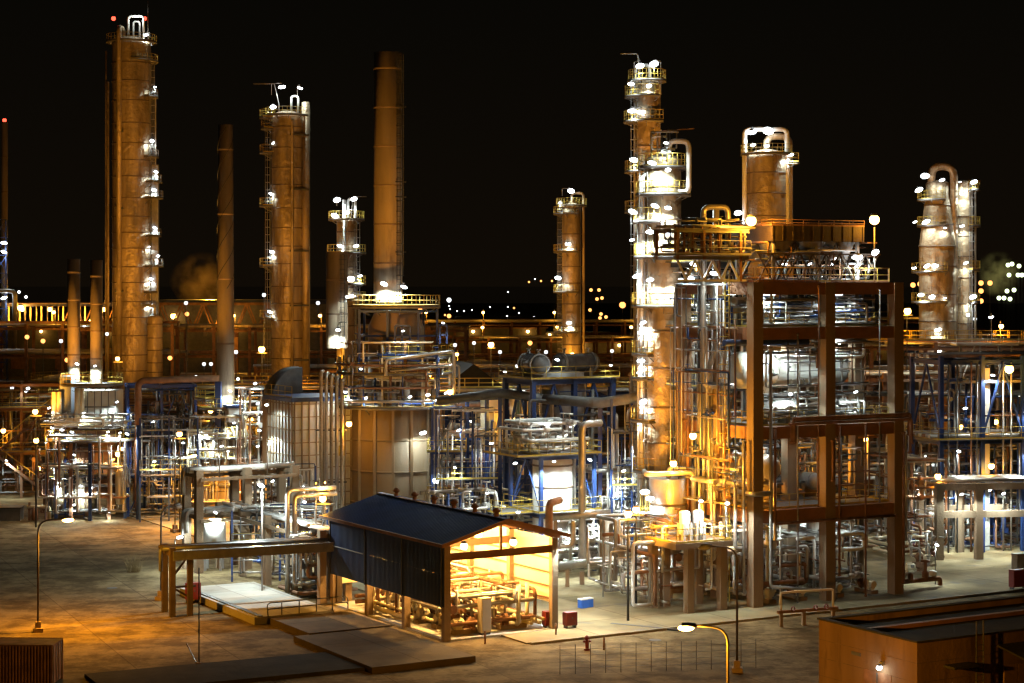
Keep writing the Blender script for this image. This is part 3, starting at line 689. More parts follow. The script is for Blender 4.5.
for (lab, a, b, r) in (('short fat pale pipe ending left of the gold vessel base', (640,549,152.), (676,556,150.), .32), ('lower fat pale pipe running behind the shed to the table legs', (560,566,157.), (622,559,155.), .36),
                       ('horizontal white pipe high behind the shed corner', (548,517,158.), (611,513,158.), .36), ('grey white pipe passing left of the gold vessel', (606,522,159.), (648,520,158.), .22)):
    p, q = W(*a), W(*b); t = thing('large_pipe', lab, 'pipe', (p.x, p.y, 0), 0)
    MB().tube([(0,0,p.z), tuple(q-p+Vector((0,0,p.z)))], r, 12).build('pipe', ALUP, t)
    for f in (.12, .85): c = p.lerp(q, f); MB().box(c.x-p.x-.16, c.y-p.y-.16, 0, c.x-p.x+.16, c.y-p.y+.16, c.z-r+.02).build('support', CONC, t)

# ================================================================== BROWN STEEL FRAME
P1 = GR(755, 608); RS = R(27.5)
s1 = thing('process_structure', 'big red brown open frame three storeys high on the right, full of vessels and pipes', 'steel frame', P1, RS)
XS, YS, ZS = [0, 6.9, 13.7], [0, 5.1, 10.2], [7.5, 14.0, 21.7, 25.2]
grid_frame(s1, XS, YS, ZS, .92, .95, CONC, BRN, (), (), beam_i=False)
for i, z in enumerate(ZS):
    m = MB(); m.box(.3, .48, z-.05, 13.4, 10.0, z+.02)
    d = m.build('deck', GRATE, s1); q = MB()
    rail(q, [(.6,.3,z+.02),(6.3,.3,z+.02)]); rail(q, [(7.5,.3,z+.02),(13.2,.3,z+.02)]); rail(q, [(13.5,.6,z+.02),(13.5,10,z+.02)]); rail(q, [(.25,.6,z+.02),(.25,10,z+.02)])
    q.build('railing', YEL if i != 3 else BRN, d)
    for y in (2.6, 7.6):
        m = MB(); m.ibeam((.48,y,z-.35),(13.2,y,z-.35), .3, .5); m.build('joist', BLUE if i == 1 else BRN, s1)
for i, z in enumerate(ZS):
    for (x, y, pw) in ((2.2,1.6,420),(5.2,5.8,420),(8.8,1.6,420),(11.8,5.8,420),(3.5,8.6,420),(10.2,8.6,420)):
        k = {0: .7, 1: .3, 2: 1.6, 3: 2.6}[i]
        if i == 1 and x > 8: k = .25
        strip(s1, (x, y, z-.95), pw*k, R(90*(int(x) % 2)))
flood(s1, (11.5,-.2,ZY(252,150.)), 500, .42)
# pipes strapped to the frame
for pts, r, mm in (([(.95,-.75,20),(.95,-.75,1.7),(4.4,-2.6,1.4)], .13, ALUP), ([(1.4,-.7,14),(1.4,-.7,6.5),(13.2,-.7,6.5)], .1, RUST), ([(13.9,-.75,1),(13.9,-.75,13.2)], .12, RUST), ([(14.3,-.6,4.4),(14.3,-.6,13.0)], .09, ALUP), ([(6.9,-.75,9.5),(6.9,-.75,12.8)], .12, RUST), ([(7.6,-.65,2),(7.6,-.65,14)], .09, RUST),
                   ([(-.9,.2,13),(-.9,.2,1)], .12, ALUP), ([(-.7,4.4,8.9),(-.7,-.8,8.9),(1.0,-.8,8.9)], .2, ALUP), ([(-.8,4.5,10.6),(-.8,.8,10.6)], .12, ALUP)):
    pipe(s1, pts, r, mm)
for k, (zz, y0) in enumerate(((14.75,-.8),(14.55,-1.15),(14.95,-1.0))): pipe(s1, [(2.9,y0,12.7),(2.9,y0,zz-.3),(14.4,y0,zz-.3),(14.4,y0,12.9-.7*k)], .11, RUST)
MB().bar((2.5,-.95,14.2),(14.4,-.95,14.2), .2, .2).build('pipe_support', BRN, s1)
def S(x, y, z): return on(s1, (x, y, z))
# ground floor
hd = vvessel('pale grey vertical vessel on the ground floor between the middle and right front columns', S(9.9, 5.2, .1), 1.0, .6, 5.6, RS, PANW)
tg = thing('pipe_manifold', 'dense grey pipework filling the left bay of the ground floor of the brown frame', 'pipework', S(.6, .8, 0), RS)
tangle(tg, 0, 0, .4, 5.8, 9, 6.2, 62, (.05,.2), None, 21)
tg = thing('pipe_manifold', 'pipework in the right bay of the ground floor of the brown frame', 'pipework', S(7.5, .8, 0), RS)
tangle(tg, 0, 0, .4, 5.8, 9, 6.2, 48, (.05,.18), None, 22)
# first floor
hdrum('orange lit drum pointing at the viewer on the first floor of the brown frame', S(2.6, 4.0, 7.53), 4.4, 1.05, RS+R(90), ALU, sh=2.0)
hdrum('dark heat exchanger lying behind the orange drum on the first floor', S(5.0, 6.5, 7.53), 5, .6, RS, DGREY, 'heat exchanger', 'heat_exchanger', flange=True)
hdrum('dark end-on exchanger in the right bay of the first floor', S(9.8, 5.0, 7.53), 4.4, .7, RS+R(90), GREY, 'heat exchanger', 'heat_exchanger', flange=True)
sodium(s1, (11.8, 6.2, 10.6), 900, .28)
sodium(s1, (1.2, 1.6, 9.7), 1000, .28)
tg = thing('pipe_manifold', 'pipework on the first floor of the brown frame', 'pipework', S(.7, .9, 7.53), RS)
tangle(tg, 0, 4.5, .3, 12.3, 8.8, 5.2, 50, (.04,.14), [GREY, DGREY, DGREY, RUST], 23); tangle(tg, 6.5, .2, .3, 12.3, 2, 5.2, 12, (.04,.1), [GREY, DGREY, RUST], 123)
# second floor
hdrum('huge white drum lying lengthwise on the second floor of the brown frame', S(7.0, 5.4, 14.03), 9.6, 1.5, RS, PANW, sh=2.6, nozzles=3)
hdrum('grey exchanger in the left bay below the huge white drum', S(3.3, 2.3, 14.03), 3.6, .75, RS, GREY, 'heat exchanger', 'heat_exchanger', flange=True, sh=.5)
hdrum('short exchanger in the right bay below the huge white drum', S(9.5, 2.4, 14.03), 2.2, .6, RS, GREY, 'heat exchanger', 'heat_exchanger', flange=True, sh=.5)
tg = thing('pipe_manifold', 'pipes and supports around the huge white drum', 'pipework', S(.7, .8, 14.03), RS)
tangle(tg, 0, 0, .3, 12.3, 2.6, 2.4, 22, (.04,.11), [GREY, ALUP, DGREY], 24); tangle(tg, 0, 0, 5.4, 12.3, 2.6, 6.6, 12, (.04,.1), [WHITE, GREY, ALUP], 124); tangle(tg, 0, -.2, 2.2, 12.3, 1.2, 6.4, 22, (.03,.08), [GREY, DGREY, RUST, DGREY], 125)
for x in (2.6, 5.6, 9.6): flood(s1, (x, 1.9, 20.3), 750, .32, off=(0,.6,-.5))
flood(s1, (4.0, .9, 16.4), 420, .32); flood(s1, (10.4, .9, 16.4), 300, .32)
tg = thing('white_pipe_run', 'bright white stepped pipe at the top of the right bay, second floor', 'pipe', S(8.0, 1.4, 14.03), RS)
MB().pipe([(.2,0,5.2),(3.6,0,5.2),(3.6,0,6.2),(5.6,0,6.2)], .13, 8).build('pipe', WHITE, tg); MB().pipe([(.2,.3,6.4),(4.0,.3,6.4)], .16, 8).build('pipe', WHITE, tg); MB().pipe([(-.1,.1,4.3),(5.2,.1,4.1)], .06, 8).build('pipe', WHITE, tg)
tg = thing('blue_duct', 'long dark blue duct under the ceiling of the left bay, second floor', 'duct', S(.8, 1.6, 19.9), RS)
MB().pipe([(-2.6,0,.6),(5.4,0,.6)], .26, 12).build('duct_body', BLUE, tg)
for x in (.6, 4.4): MB().bar((x,0,.84),(x,0,1.5), .06).build('hanger', GREY, tg)
# third floor
for k, (x, w, lab) in enumerate(((1.0, 1.6, 'pale equipment cabinet in the left bay of the third floor'), (4.2, 1.5, 'pale equipment cabinet near the middle column of the third floor'), (9.0, 1.9, 'tall pale cabinet in the right bay of the third floor'))):
    t = thing('equipment_cabinet', lab, 'cabinet', S(x, 4.0, 21.73), RS)
    MB().box(0,0,.15,w,1.2,2.3).build('body', PANW, t); MB().box(.1,-.03,.4,w/2-.03,-.004,2.1).build('door', GREY, t); MB().box(w/2+.03,-.03,.4,w-.1,-.004,2.1).build('door', GREY, t); MB().box(.1,.1,0,w-.1,1.1,.148).build('plinth', DGREY, t)
tg = thing('pipe_manifold', 'white lit pipes under the top deck of the brown frame', 'pipework', S(.7, .8, 21.73), RS)
tangle(tg, 0, 0, .2, 12.3, 5, 2.6, 60, (.04,.12), [WHITE, GREY, ALUP, BLUE], 25)
# left flank of the frame, between it and the main column
lf = thing('side_structure', 'narrow dark framed side tower behind the left bay of the brown frame', 'steel frame', S(2.0, 10.9, 0), RS)
grid_frame(lf, [0, 4.6], [0, 4.6], [6.2, 11.5, 16.5, 21.4, 26.9], .3, .4, DGREY, None, (1, 2, 3, 4), (('x',0,0,1),('x',0,0,3)))
for z in (10.6, 15.6, 20.5, 25.6): strip(lf, (1.6, 1.2, z), 300, 0)
tg = thing('pipe_manifold', 'pipes and valves inside the dark side tower', 'pipework', S(2.2, 11.1, 0), RS)
tangle(tg, 0, 0, 6.4, 4.2, 4.2, 26, 85, (.04,.14), [GREY, ALUP, DGREY, WHITE], 31)
hdrum('grey exchanger on the dark side tower, level with the white drum', S(4.3, 12.8, 11.57), 3.4, .7, RS, GREY, 'heat exchanger', 'heat_exchanger', flange=True)
q = MB()
for k in (0, .6): q.bar((-.9, 2.2+k, .2), (-.9, 2.2+k, 26.2), .07)
for k in range(60): q.bar((-.9, 2.2, .5+.43*k), (-.9, 2.8, .5+.43*k), .035)
for k in range(22): q.tube([(-.9-.75*math.sin(math.pi*i/6), 2.5-.38*math.cos(math.pi*i/6), 2.6+1.08*k) for i in range(7)], .03, 4)
q.build('ladder', YEL, s1)
for x, y, z0, z1, r_, mm in ((-.6,3.4,.2,25.8,.12,ALUP),(-.75,3.9,.2,21,.1,RUST),(-.6,6.2,.2,24.5,.16,ALUP),(-.6,7.0,2,25,.1,GREY),(-.6,8.6,.2,22,.14,RUST),(3.6,-.62,.2,21.2,.07,GREY),(5.6,-.62,7.6,25,.06,RUST),(10.2,-.62,.2,14,.08,RUST),(11.6,-.62,7.6,24.6,.06,GREY)): pipe(s1, [(x,y,z0),(x,y,z1)], r_, mm)
tg = thing('pipe_manifold', 'thin dark conduits and small pipes along the left flank of the brown frame', 'pipework', S(-1.6, 1.2, 0), RS)
tangle(tg, 0, 0, 7.8, 1.0, 8.6, 25, 60, (.03,.09), [DGREY, GREY, ALUP, RUST, BLUE], 131)
# inverted-U pipes in front of the side tower
u = thing('tall_pipe_loop', 'tall double pipe loop rising beside the frame and turning over at the top', 'pipe', GX(704, 151.), 0)
def LU(px, py, d=0): return tuple(loc_of(u, W(px, py, 151.+d)))
MB().pipe([LU(735,386),LU(703.5,386),LU(703.5,207),LU(728,207),LU(728,248)], .24, 10).build('pipe', ALUP, u)
MB().pipe([LU(716,207,.3),LU(716,352,.3),LU(709,366,.3),LU(709,396,.3)], .26, 10).build('pipe', ALUP, u)
for py in (283, 330): MB().bar(LU(700,py),LU(720,py), .2).build('pipe_clamp', DGREY, u)
MB().pipe([LU(709,396,.4),LU(709,500,.4)], .2, 10).build('pipe', ALUP, u)
# access bridge with orange lit pipes at the level of the air cooler
ab = thing('access_bridge', 'orange lit pipe bridge at roof level between the main column and the air cooler', 'bridge', S(-6.2, 1.4, 0), RS)
for x in (0, 2.4, 5.8):
    for y in (0, 3): MB().bar((x,y,25.3 if x > 5 else 27),(x,y,29.2), .2).build('post', BRN, ab)
for z in (27.1, 29.2):
    for y in (0, 3): MB().ibeam((-.3,y,z),(6.6,y,z), .2, .3).build('beam', GREY, ab)
d = MB().box(-.3,-.3,27.27,6.6,3.3,27.33).build('deck', GRATE, ab); q = MB(); rail(q, [(-.3,-.3,27.33),(6.6,-.3,27.33)]); rail(q, [(-.3,3.3,27.33),(6.6,3.3,27.33)]); q.build('railing', GREY, d); tangle(ab, -.2, .2, 27.6, 6.8, 3, 30, 26, (.05,.11), [GREY, ALUP, RUST, DGREY], 135)
for k in range(5): MB().pipe([(-.4,.4+.5*k,29.5),(7.4,.4+.5*k,29.5)], .13, 8).build('pipe', ALUP, ab)
for k in range(6): MB().pipe([(.8*k,.3,29.5),(.8*k,.3,27.5)], .1, 8).build('pipe', RUST, ab)
m = MB()
for k in range(4): m.bar((1.6*k,0,26.9),(1.6*k+.8,0,25.4), .14); m.bar((1.6*k+1.6,0,26.9),(1.6*k+.8,0,25.4), .14)
m.bar((0,0,25.35),(6.4,0,25.35), .16); m.build('truss', WHITE, ab)
sodium(ab, (6.6,-.3,30.0), 1500, .4, off=((-.8,-.4,.2),(.3,-.9,-.6)))
flood(ab, (2.0,.8,26.6), 420, .42); flood(ab, (4.4,1.6,25.9), 320, .42)
# air cooler on the roof
ac = thing('air_cooler', 'fin fan air cooler with white fan cones on the roof of the brown frame', 'air cooler', S(2.3, .9, 25.25), RS)
for x in (.2, 4.3, 8.4):
    for y in (.2, 5.2): MB().bar((x,y,0),(x,y,3.2), .24).build('leg', GREY, ac)
for y in (.2, 5.2):
    for x in (.2, 4.3): 
        m = MB(); m.bar((x+.3,y,.1),(x+2.05,y,3.1), .14); m.bar((x+3.8,y,.1),(x+2.05,y,3.1), .14); m.build('brace', DBRN, ac)
m = MB(); m.box(-.2,-.2,3.2,8.8,5.6,4.4)
for k in range(10): m.box(-.2+k*.98,-.26,3.2,-.1+k*.98,-.201,4.4)
m.build('casing', DBRN, ac)
for x in (1.3, 4.3, 7.3):
    for y in (1.4, 4.1):
        m = MB(); m.lathe([(1.42,3.19),(.8,2.0),(.8,1.75),(.86,1.75),(.86,2.0),(1.48,3.19)], 20, (x,y,0)); m.build('fan_cone', GREY, ac)
q = MB(); rail(q, [(-2,-.6,0),(11.0,-.6,0)], sp=1.2); q.build('railing', YEL, ac)
m = MB(); rail(m, [(-.2,-.2,4.4),(8.8,-.2,4.4),(8.8,5.6,4.4),(-.2,5.6,4.4)], h=.5, closed=True); m.build('railing', BRN, ac)
for x in (2.0, 4.4, 6.6): flood(ac, (x, 1.2, 1.4), 300, .32, off=(0,-.4,.5))
flood(ac, (8.0,-.3,2.0), 900, .52)
m = MB()
for k in range(9):
    x = -1.6+1.3*k; m.bar((x,-.35,.1),(x+1.3,-.35,2.2), .09); m.bar((x+1.3,-.35,.1),(x,-.35,2.2), .09)
for z in (.1, 2.2): m.bar((-1.7,-.35,z),(10.3,-.35,z), .12)
m.build('truss', DBRN, ac); tangle(ac, -1.8, -.2, .3, 10.2, 4, 3.0, 30, (.04,.1), [GREY, DGREY, RUST, ALUP], 134)
sodium(ac, (9.5,-.6,5.0), 500, .4, off=(-.3,-.7,-.7)); MB().tube([(9.5,-.6,.1),(9.5,-.6,4.4)], .07, 6).build('lamp_post', POLE, ac)
for k in range(3): sl = MB().box(9.1,-.2,.9+1.1*k,10.1,.7,1.0+1.1*k); sl.build('stair_landing', RUST, ac)

# ================================================================== BLUE-FRAMED REACTOR UNIT
vf = thing('reactor_structure', 'blue steel frame with yellow railed platforms around the white vessel behind the shed', 'steel frame', GX(541, 163.), PR)
grid_frame(vf, [0, 5.4], [0, 5.2], [5.4, 10.3], .3, .35, BLUE, None, (0, 1), (('y',0,0,1),('x',1,0,1),('y',1,0,1)))
m = MB().box(-3.6,.5,5.404,-.52,4.2,5.47); d = m.build('side_platform', GRATE, vf); q = MB(); rail(q, [(-.5,.5,5.47),(-3.6,.5,5.47),(-3.6,4.2,5.47)]); q.build('railing', YEL, d)
m = MB().box(-2.6,-.5,10.304,-.52,5.4,10.37); d = m.build('side_platform', GRATE, vf); q = MB(); rail(q, [(-.5,-.5,10.37),(-2.6,-.5,10.37),(-2.6,5.4,10.37)]); q.build('railing', YEL, d)
for (x, y, zz, pw) in ((.7,-1.0,9.9,1900),(4.2,-1.2,9.9,1900),(.9,-1.2,4.9,1300),(4.4,-1.3,4.9,1300),(-1.4,2,9.6,700)): flood(vf, (x,y,zz), pw, .32, off=(0,-.3,-.4))
flood(vf, (1.0,.6,13.0), 700, .42, arm=(1.0,.6,10.4)); flood(vf, (4.6,2.4,12.6), 500, .42, arm=(4.6,2.4,10.4))
vvessel('white vertical reactor standing inside the blue frame behind the shed', on(vf, (2.6, 2.4, .1)), 1.75, 1.2, 9.5, PR, WHITE, 'reactor', 'reactor_vessel', bands=2.2)
tg = thing('pipe_manifold', 'white pipes and valves on the upper platform of the blue reactor frame', 'pipework', on(vf, (-1.5, 0, 10.37)), PR)
tangle(tg, 0, 0, .2, 6.4, 4.6, 2.6, 34, (.05,.16), [WHITE, ALUP, GREY], 41)
tg = thing('pipe_manifold', 'pipes around the foot of the white reactor', 'pipework', on(vf, (-.4, -.6, .1)), PR)
tangle(tg, 0, 3.5, .3, 6.6, 6, 4.8, 30, (.05,.17), [WHITE, ALUP, GREY, ALUP], 42); tangle(tg, 1, -1.6, .5, 8.5, 0, 4.6, 16, (.1,.22), [WHITE, ALUP, ALUP], 142)
tg = thing('pipe_manifold', 'fat pale pipes between the white reactor and the gold vessel', 'pipework', on(vf, (5.8, .5, .1)), PR)
tangle(tg, 0, 0, .5, 6, 5, 8.5, 44, (.06,.2), [WHITE, ALUP, GREY, ALUP], 143); flood(tg, (1.5,-.6,7.6), 900, .32); flood(tg, (4.2,-.6,5.6), 900, .32)
tg = thing('pipe_manifold', 'pipes left of the white reactor behind the shed ridge', 'pipework', on(vf, (-8.5, .2, .1)), PR)
tangle(tg, 0, 2, .3, 6.5, 6, 7, 40, (.05,.18), [WHITE, ALUP, GREY, ALUP, BLUE], 43)
flood(tg, (3, -.6, 7.4), 500, .32); flood(tg, (6, -.6, 5.6), 500, .32)
t = thing('riser_pipe', 'tall orange and white riser pipe with a bent top in front of the white reactor', 'pipe', GX(582, 158.), 0)
MB().pipe([(1.6,1.0,ZY(424,158.)),(0,0,ZY(424,158.)),(0,0,ZY(566,158.)),(2.6,.4,ZY(567,158.))], .30, 12).build('pipe', ALUP, t)
MB().box(-.2,-.2,0,.2,.2,1.2).build('support', CONC, t)
t = thing('elbow_pipe', 'rust topped elbow pipe standing by the right gable end of the shed', 'pipe', GX(549, 150.), 0)
MB().pipe([(.9,2,ZY(503,150.)),(0,0,ZY(503,150.)),(0,0,.2)], .3, 12).build('pipe', RUST, t); MB().pipe([(1.7,0,ZY(522,150.)),(1.9,0,ZY(522,150.)),(1.9,0,ZY(545,150.)),(.5,0,ZY(547,150.))], .22, 10).build('pipe', ALUP, t)
t = thing('arch_pipe', 'white pipe arching down to the left of the gold vessel', 'pipe', GX(606, 157.), 0)
MB().pipe([(3.2,.8,ZY(521,157.)),(0,0,ZY(521,157.)),(0,0,.3)], .22, 10).build('pipe', WHITE, t)
# upper dark hopper unit behind
hf = thing('hopper_structure', 'dark blue frame carrying the dark hopper above the white reactor', 'steel frame', GX(533, 172.), PR)
grid_frame(hf, [0, 4.4, 8.6], [0, 5], [9.0, 16.4], .42, .45, BLUE, None, (1,), (('x',0,0,1),('x',0,1,1),('y',0,0,1)), rm=YEL)
hp = thing('hopper', 'dark round hopper with a coned bottom hanging in the blue frame', 'hopper', on(hf, (4.5, 2.4, 0)), PR)
tower_shell(hp, [(.5,9.6),(1.9,12.6),(2.1,13),(2.1,16.9),(.001,17.2)], 1.6, GREY)
for k in range(4): a = R(45+90*k); MB().bar((2.0*math.cos(a),2.0*math.sin(a),14),(2.7*math.cos(a),2.7*math.sin(a),14), .3).build('lug', BLUE, hp)
for k, (x, lab) in enumerate(((1.6, 'dark drum with an open round end on top of the hopper frame, left one'), (6.2, 'dark drum on top of the hopper frame, right one'))):
    hdrum(lab, on(hf, (x, 2.6, 16.5)), 4.2, .85, PR+R(78 if k == 0 else 8), DGREY, flange=True, sh=.4)
flood(hf, (7.8,-.9,17.6), 120, .32); flood(hf, (2.2,-.6,18.2), 90, .32)
tg = thing('pipe_manifold', 'dark pipes around the hopper frame', 'pipework', on(hf, (-.5, -.2, 0)), PR)
tangle(tg, 0, 0, .5, 9.5, 5.5, 16, 60, (.05,.17), [DGREY, GREY, BLUE, ALUP], 44)
t = thing('big_duct_pipe', 'long dark duct pipe sloping across in front of the hopper', 'pipe', GX(440, 176.), 0)
A = [W(438,401,177.), W(500,393,175.), W(545,399,173.), W(600,403,169.), W(641,397,165.)]
MB().pipe([tuple(p-t.location) for p in A[:3]], .42, 12).build('pipe', DGREY, t); MB().pipe([tuple(p-t.location) for p in A[2:]], .46, 12).build('pipe', GREY, t)
for p in (A[1], A[3]): q = p-t.location; MB().box(q.x-.18,q.y-.18,0,q.x+.18,q.y+.18,p.z-.4).build('support', BLUE, t)
# sodium-lit cones left of the hopper
cf = thing('bin_structure', 'blue frame with crossed braces holding the orange lit cone bins', 'steel frame', GX(487, 184.), PR)
grid_frame(cf, [0, 3.4, 6.8], [0, 4], [6, 14.2], .3, .35, BLUE, None, (), (('x',0,0,1),('x',0,1,1)))
for k, (x, lab) in enumerate(((1.7, 'left orange lit cone bin in the blue braced frame'), (5.0, 'right orange lit cone bin in the blue braced frame'))):
    b_ = thing('cone_bin', lab, 'bin', on(cf, (x, 2, 0)), PR); tower_shell(b_, [(.25,6.2),(1.15,10),(1.15,14.0),(.001,14.2)], 1.5, CREAM)
sodium(cf, (1.7,-2.2,12), 1100, .28, off=(0,0,.5)); sodium(cf, (5.0,-2.2,9.4), 800, .28)
# ================================================================== ROUND HEATER UNDER THE THICK STACK
Y = 190.
hn = thing('round_heater', 'big round fired heater with panelled walls and ring platforms behind the shed', 'heater', GX(396, Y), 0)
r = 4.7; zc = 13.0
m = MB(); m.lathe([(r,1.5),(r,zc),(2.8,zc+.6),(2.8,20.8),(2.2,22.2)], 16); m.build('casing', PANEL, hn)
for k in range(16):
    a = R(22.5*k); x, y = (r+.05)*math.cos(a), (r+.05)*math.sin(a); MB().bar((x,y,.1),(x,y,zc), .26, .26).build('stiffener', PANEL, hn)
for z in (3.6, 6.7, 9.8): MB().lathe([(r+.003,z-.09),(r+.14,z-.09),(r+.14,z+.09),(r+.003,z+.09)], 16).build('band', PANEL, hn)
platform(hn, r, ZY(405,Y), 0, 360, 1.3); platform(hn, r, ZY(372,Y), -200, 20, 1.2, bracket=False); platform(hn, 2.8, ZY(306,195.), 0, 360, 1.6)
platform(hn, r, ZY(356,Y), -100, 30, 1.0, bracket=False)
for a in range(-200, 21, 20): x, y = (r+1.05)*math.cos(R(a)), (r+1.05)*math.sin(R(a)); MB().bar((x,y,ZY(405,Y)),(x,y,ZY(356,Y)), .16).build('post', CREAM if a % 40 else BLUE, hn)
def HP(px, py, dy=-5.): return tuple(loc_of(hn, W(px, py, Y+dy)))
for a, zz, rr in ((-172, ZY(398,Y), .14), (-172, ZY(385,Y), .11), (-172, ZY(363,Y), .12)):
    MB().tube(arc(r+1.38, -175, -15, zz, 16), rr, 8).build('ring_pipe', ALUP if rr > .12 else RUST, hn)
MB().pipe([HP(386,376,-6.2),HP(386,360,-6.2),HP(454,351,-5.6),HP(454,405,-5.6)], .17, 8).build('pipe', ALUP, hn)
MB().pipe([HP(390,371,-6),HP(459,365,-5.4),HP(459,404,-5.4)], .12, 8).build('pipe', ALUP, hn)
# blue upper steel round the stack foot
for (x, y) in ((-3.4,-3.4),(-.6,-3.9),(2.4,-3.4),(4.2,-2.2),(-3.4,3),(2.6,3)): MB().bar((x,y,ZY(372,Y)),(x,y,22.6), .24).build('blue_post', BLUE, hn)
for z in (17.6, 20.0, 22.4):
    m = MB(); m.bar((-3.4,-3.4,z),(2.4,-3.4,z), .2); m.bar((2.4,-3.4,z),(4.2,-2.2,z), .2); m.bar((-3.4,-3.4,z),(-3.4,3,z), .2); m.bar((-3.4,3,z),(2.6,3,z), .2); m.build('blue_beam', BLUE, hn)
m = MB()
for (a, b) in (((395,326),(395,346)),((402,326),(402,346)),((410,326),(410,346)),((395,326),(410,326)),((395,337),(410,337)),((440,325),(440,344)),((447,325),(447,344)),((440,325),(447,325)),((440,335),(447,335))): m.bar(HP(*a,-4.6), HP(*b,-4.6), .2)
m.build('blue_door_frame', BLUE, hn)
flood(hn, HP(403,331,-6.4), 260, .32, off=(0,-.2,-.4)); flood(hn, HP(443,323,-6.4), 200, .32, off=(0,-.2,-.4))
for (px, py, dy, pw) in ((361,369,-4.8,520),(366,398,-5.2,300),(345,392,-4.2,300),(428,395,-5,360),(446,393,-4.6,420),(410,397,-5.4,300),(449,351,-4.6,200)): flood(hn, HP(px,py,dy), pw, .32, off=(0,.2,-.4))
flood(hn, HP(423,433,-5.9), 420, .42, off=(0,.35,-.35)); sodium(hn, HP(450,392,-5.8), 160, .28)
for k in range(9): a = R(-170+20*k); x, y = (r-.9)*math.cos(a), (r-.9)*math.sin(a); MB().tube([(x,y,zc),(x,y,zc+1.6+.5*(k%3))], .3, 10).build('tube_header', WHITE if k % 2 else GREY, hn)
for k in range(10): MB().bar((-4.8+.45*k,-2.6+.1*k,ZY(343,Y)),(-4.8+.45*k,-.6,ZY(343,Y)), .16).build('header_rib', RUST, hn)
tangle(hn, -4.5,-5.2,zc+.4,4.8,-2.5,19.5, 46, (.05,.15), [GREY, ALUP, WHITE, RUST, BLUE, CREAM], 51)
ladder(hn, r, 3, zc, -40, m_=BLACK)
sodium(hn, HP(349,424,-6.6), 600, .28, off=(.2,-.6,-.6))
# bundle of orange lit risers at its left
rb = thing('riser_bundle', 'bundle of five vertical orange lit pipes at the left side of the round heater', 'pipes', GX(331, 183.), 0)
for k in range(5):
    x = -.95+.5*k; z0 = ZY(372+2*k,183.); MB().pipe([(x-.5,.6,ZY(516,183.)-.4*k),(x-.5+.0,0,.3)], .15, 8).build('pipe', RUST, rb)
    MB().pipe([(x,2.0,z0),(x,0,z0),(x,0,ZY(512,183.)),(x-.5,0,ZY(514,183.)-.3),(x-.5,0,ZY(530,183.))], .17, 8).build('pipe', ALUP if k % 2 else SHELL, rb)
for zz in (6, 11): MB().bar((-1.5,.25,zz),(1.5,.25,zz), .15).build('pipe_clamp', DGREY, rb)
# stair tower at its right side
st = thing('stair_tower', 'blue ladder tower with a yellow landing at the right side of the round heater', 'stair tower', GX(432, 183.), 0)
grid_frame(st, [0, 2.8], [0, 2.2], [4.4, 8.9, 13.2], .18, .2, BLUE, None, (0, 1), (), rm=YEL)
m = MB()
for (a, b, z0, z1) in ((.3,2.5,0,4.4),(2.5,.3,4.4,8.9),(.3,2.5,8.9,13.2)):
    for y in (.5, 1.1): m.bar((a,y,z0),(b,y,z1), .06, .2)
    for k in range(18): t_ = (k+.5)/18; m.box(a+(b-a)*t_-.12,.5,z0+(z1-z0)*t_-.02,a+(b-a)*t_+.12,1.1,z0+(z1-z0)*t_+.02)
m.build('stair_flight', GRATE, st); put(GLO[('w', .3)], 'wall_lamp', st, (.4,-.5,ZY(480,183.))); light((.4,-.8,ZY(480,183.)), 60, (1.,.75,.6), st)
flood(st, (2.6,-.4,ZY(430,183.)), 200, .32)
# the panelled box heater
bh = thing('box_heater', 'tall panelled box heater with white lit left wall and blue roof', 'heater', GX(293, 185.), PR)
m = MB(); m.box(0,0,2.5,6.4,6.4,13.6); m.build('casing', PANW, bh)
m = MB()
for k in range(9): m.box(.12+k*.77,-.11,2.5,.22+k*.77,-.003,13.6); m.box(-.11,.12+k*.77,2.5,-.003,.22+k*.77,13.6)
for k in range(9): m.box(0,-.09,3.3+1.25*k,6.4,-.004,3.4+1.25*k); m.box(-.09,0,3.3+1.25*k,-.004,6.4,3.4+1.25*k)
m.build('stiffener', PANEL, bh)
MB().prism([(-.3,-.3),(6.7,-.3),(6.7,6.7),(-.3,6.7)], 13.603, 14.0).build('roof', BLUE, bh)
for (x, y) in ((.2,.2),(6.1,.2),(.2,6.1),(6.1,6.1)): MB().box(x-.25,y-.25,0,x+.25,y+.25,2.498).build('leg', CONC, bh)
MB().box(4.6,-.5,8.2,5.3,-.12,9.2).build('junction_box', YEL, bh)
flood(bh, (-1.5,1.2,7.6), 1800, .32, off=(.2,-.1,-.2)); flood(bh, (-1.7,4.4,10.6), 900, .32); flood(bh, (-1.5,3,13.2), 260, .32)
q = MB(); rail(q, [(-.2,-.2,14.0),(-.2,6.6,14.0)]); q.build('railing', YEL, bh)
ad = thing('arched_duct', 'grey quarter round duct rising behind the panelled box heater', 'duct', on(bh, (3.4, 8.2, 0)), PR)
m = MB(); b0 = 0; n = 12
for i in range(n+1):
    a = R(90*i/n); c, s_ = -math.cos(a)*3.4, math.sin(a)*3.4
    for y in (0, 2.4): m.v.append((c+1.2, y, 13.2+s_))
    for y in (0, 2.4): m.v.append((1.2, y, 13.2+s_*.999))
    if i: o = 4*(i-1); m.face((o,o+1,o+5,o+4), True); m.face((o+2,o,o+4,o+6)); m.face((o+1,o+3,o+7,o+5))
m.build('duct_body', DGREY, ad); MB().box(-2.2,0,0,1.2,2.4,13.2).build('duct_leg', PANEL, ad)

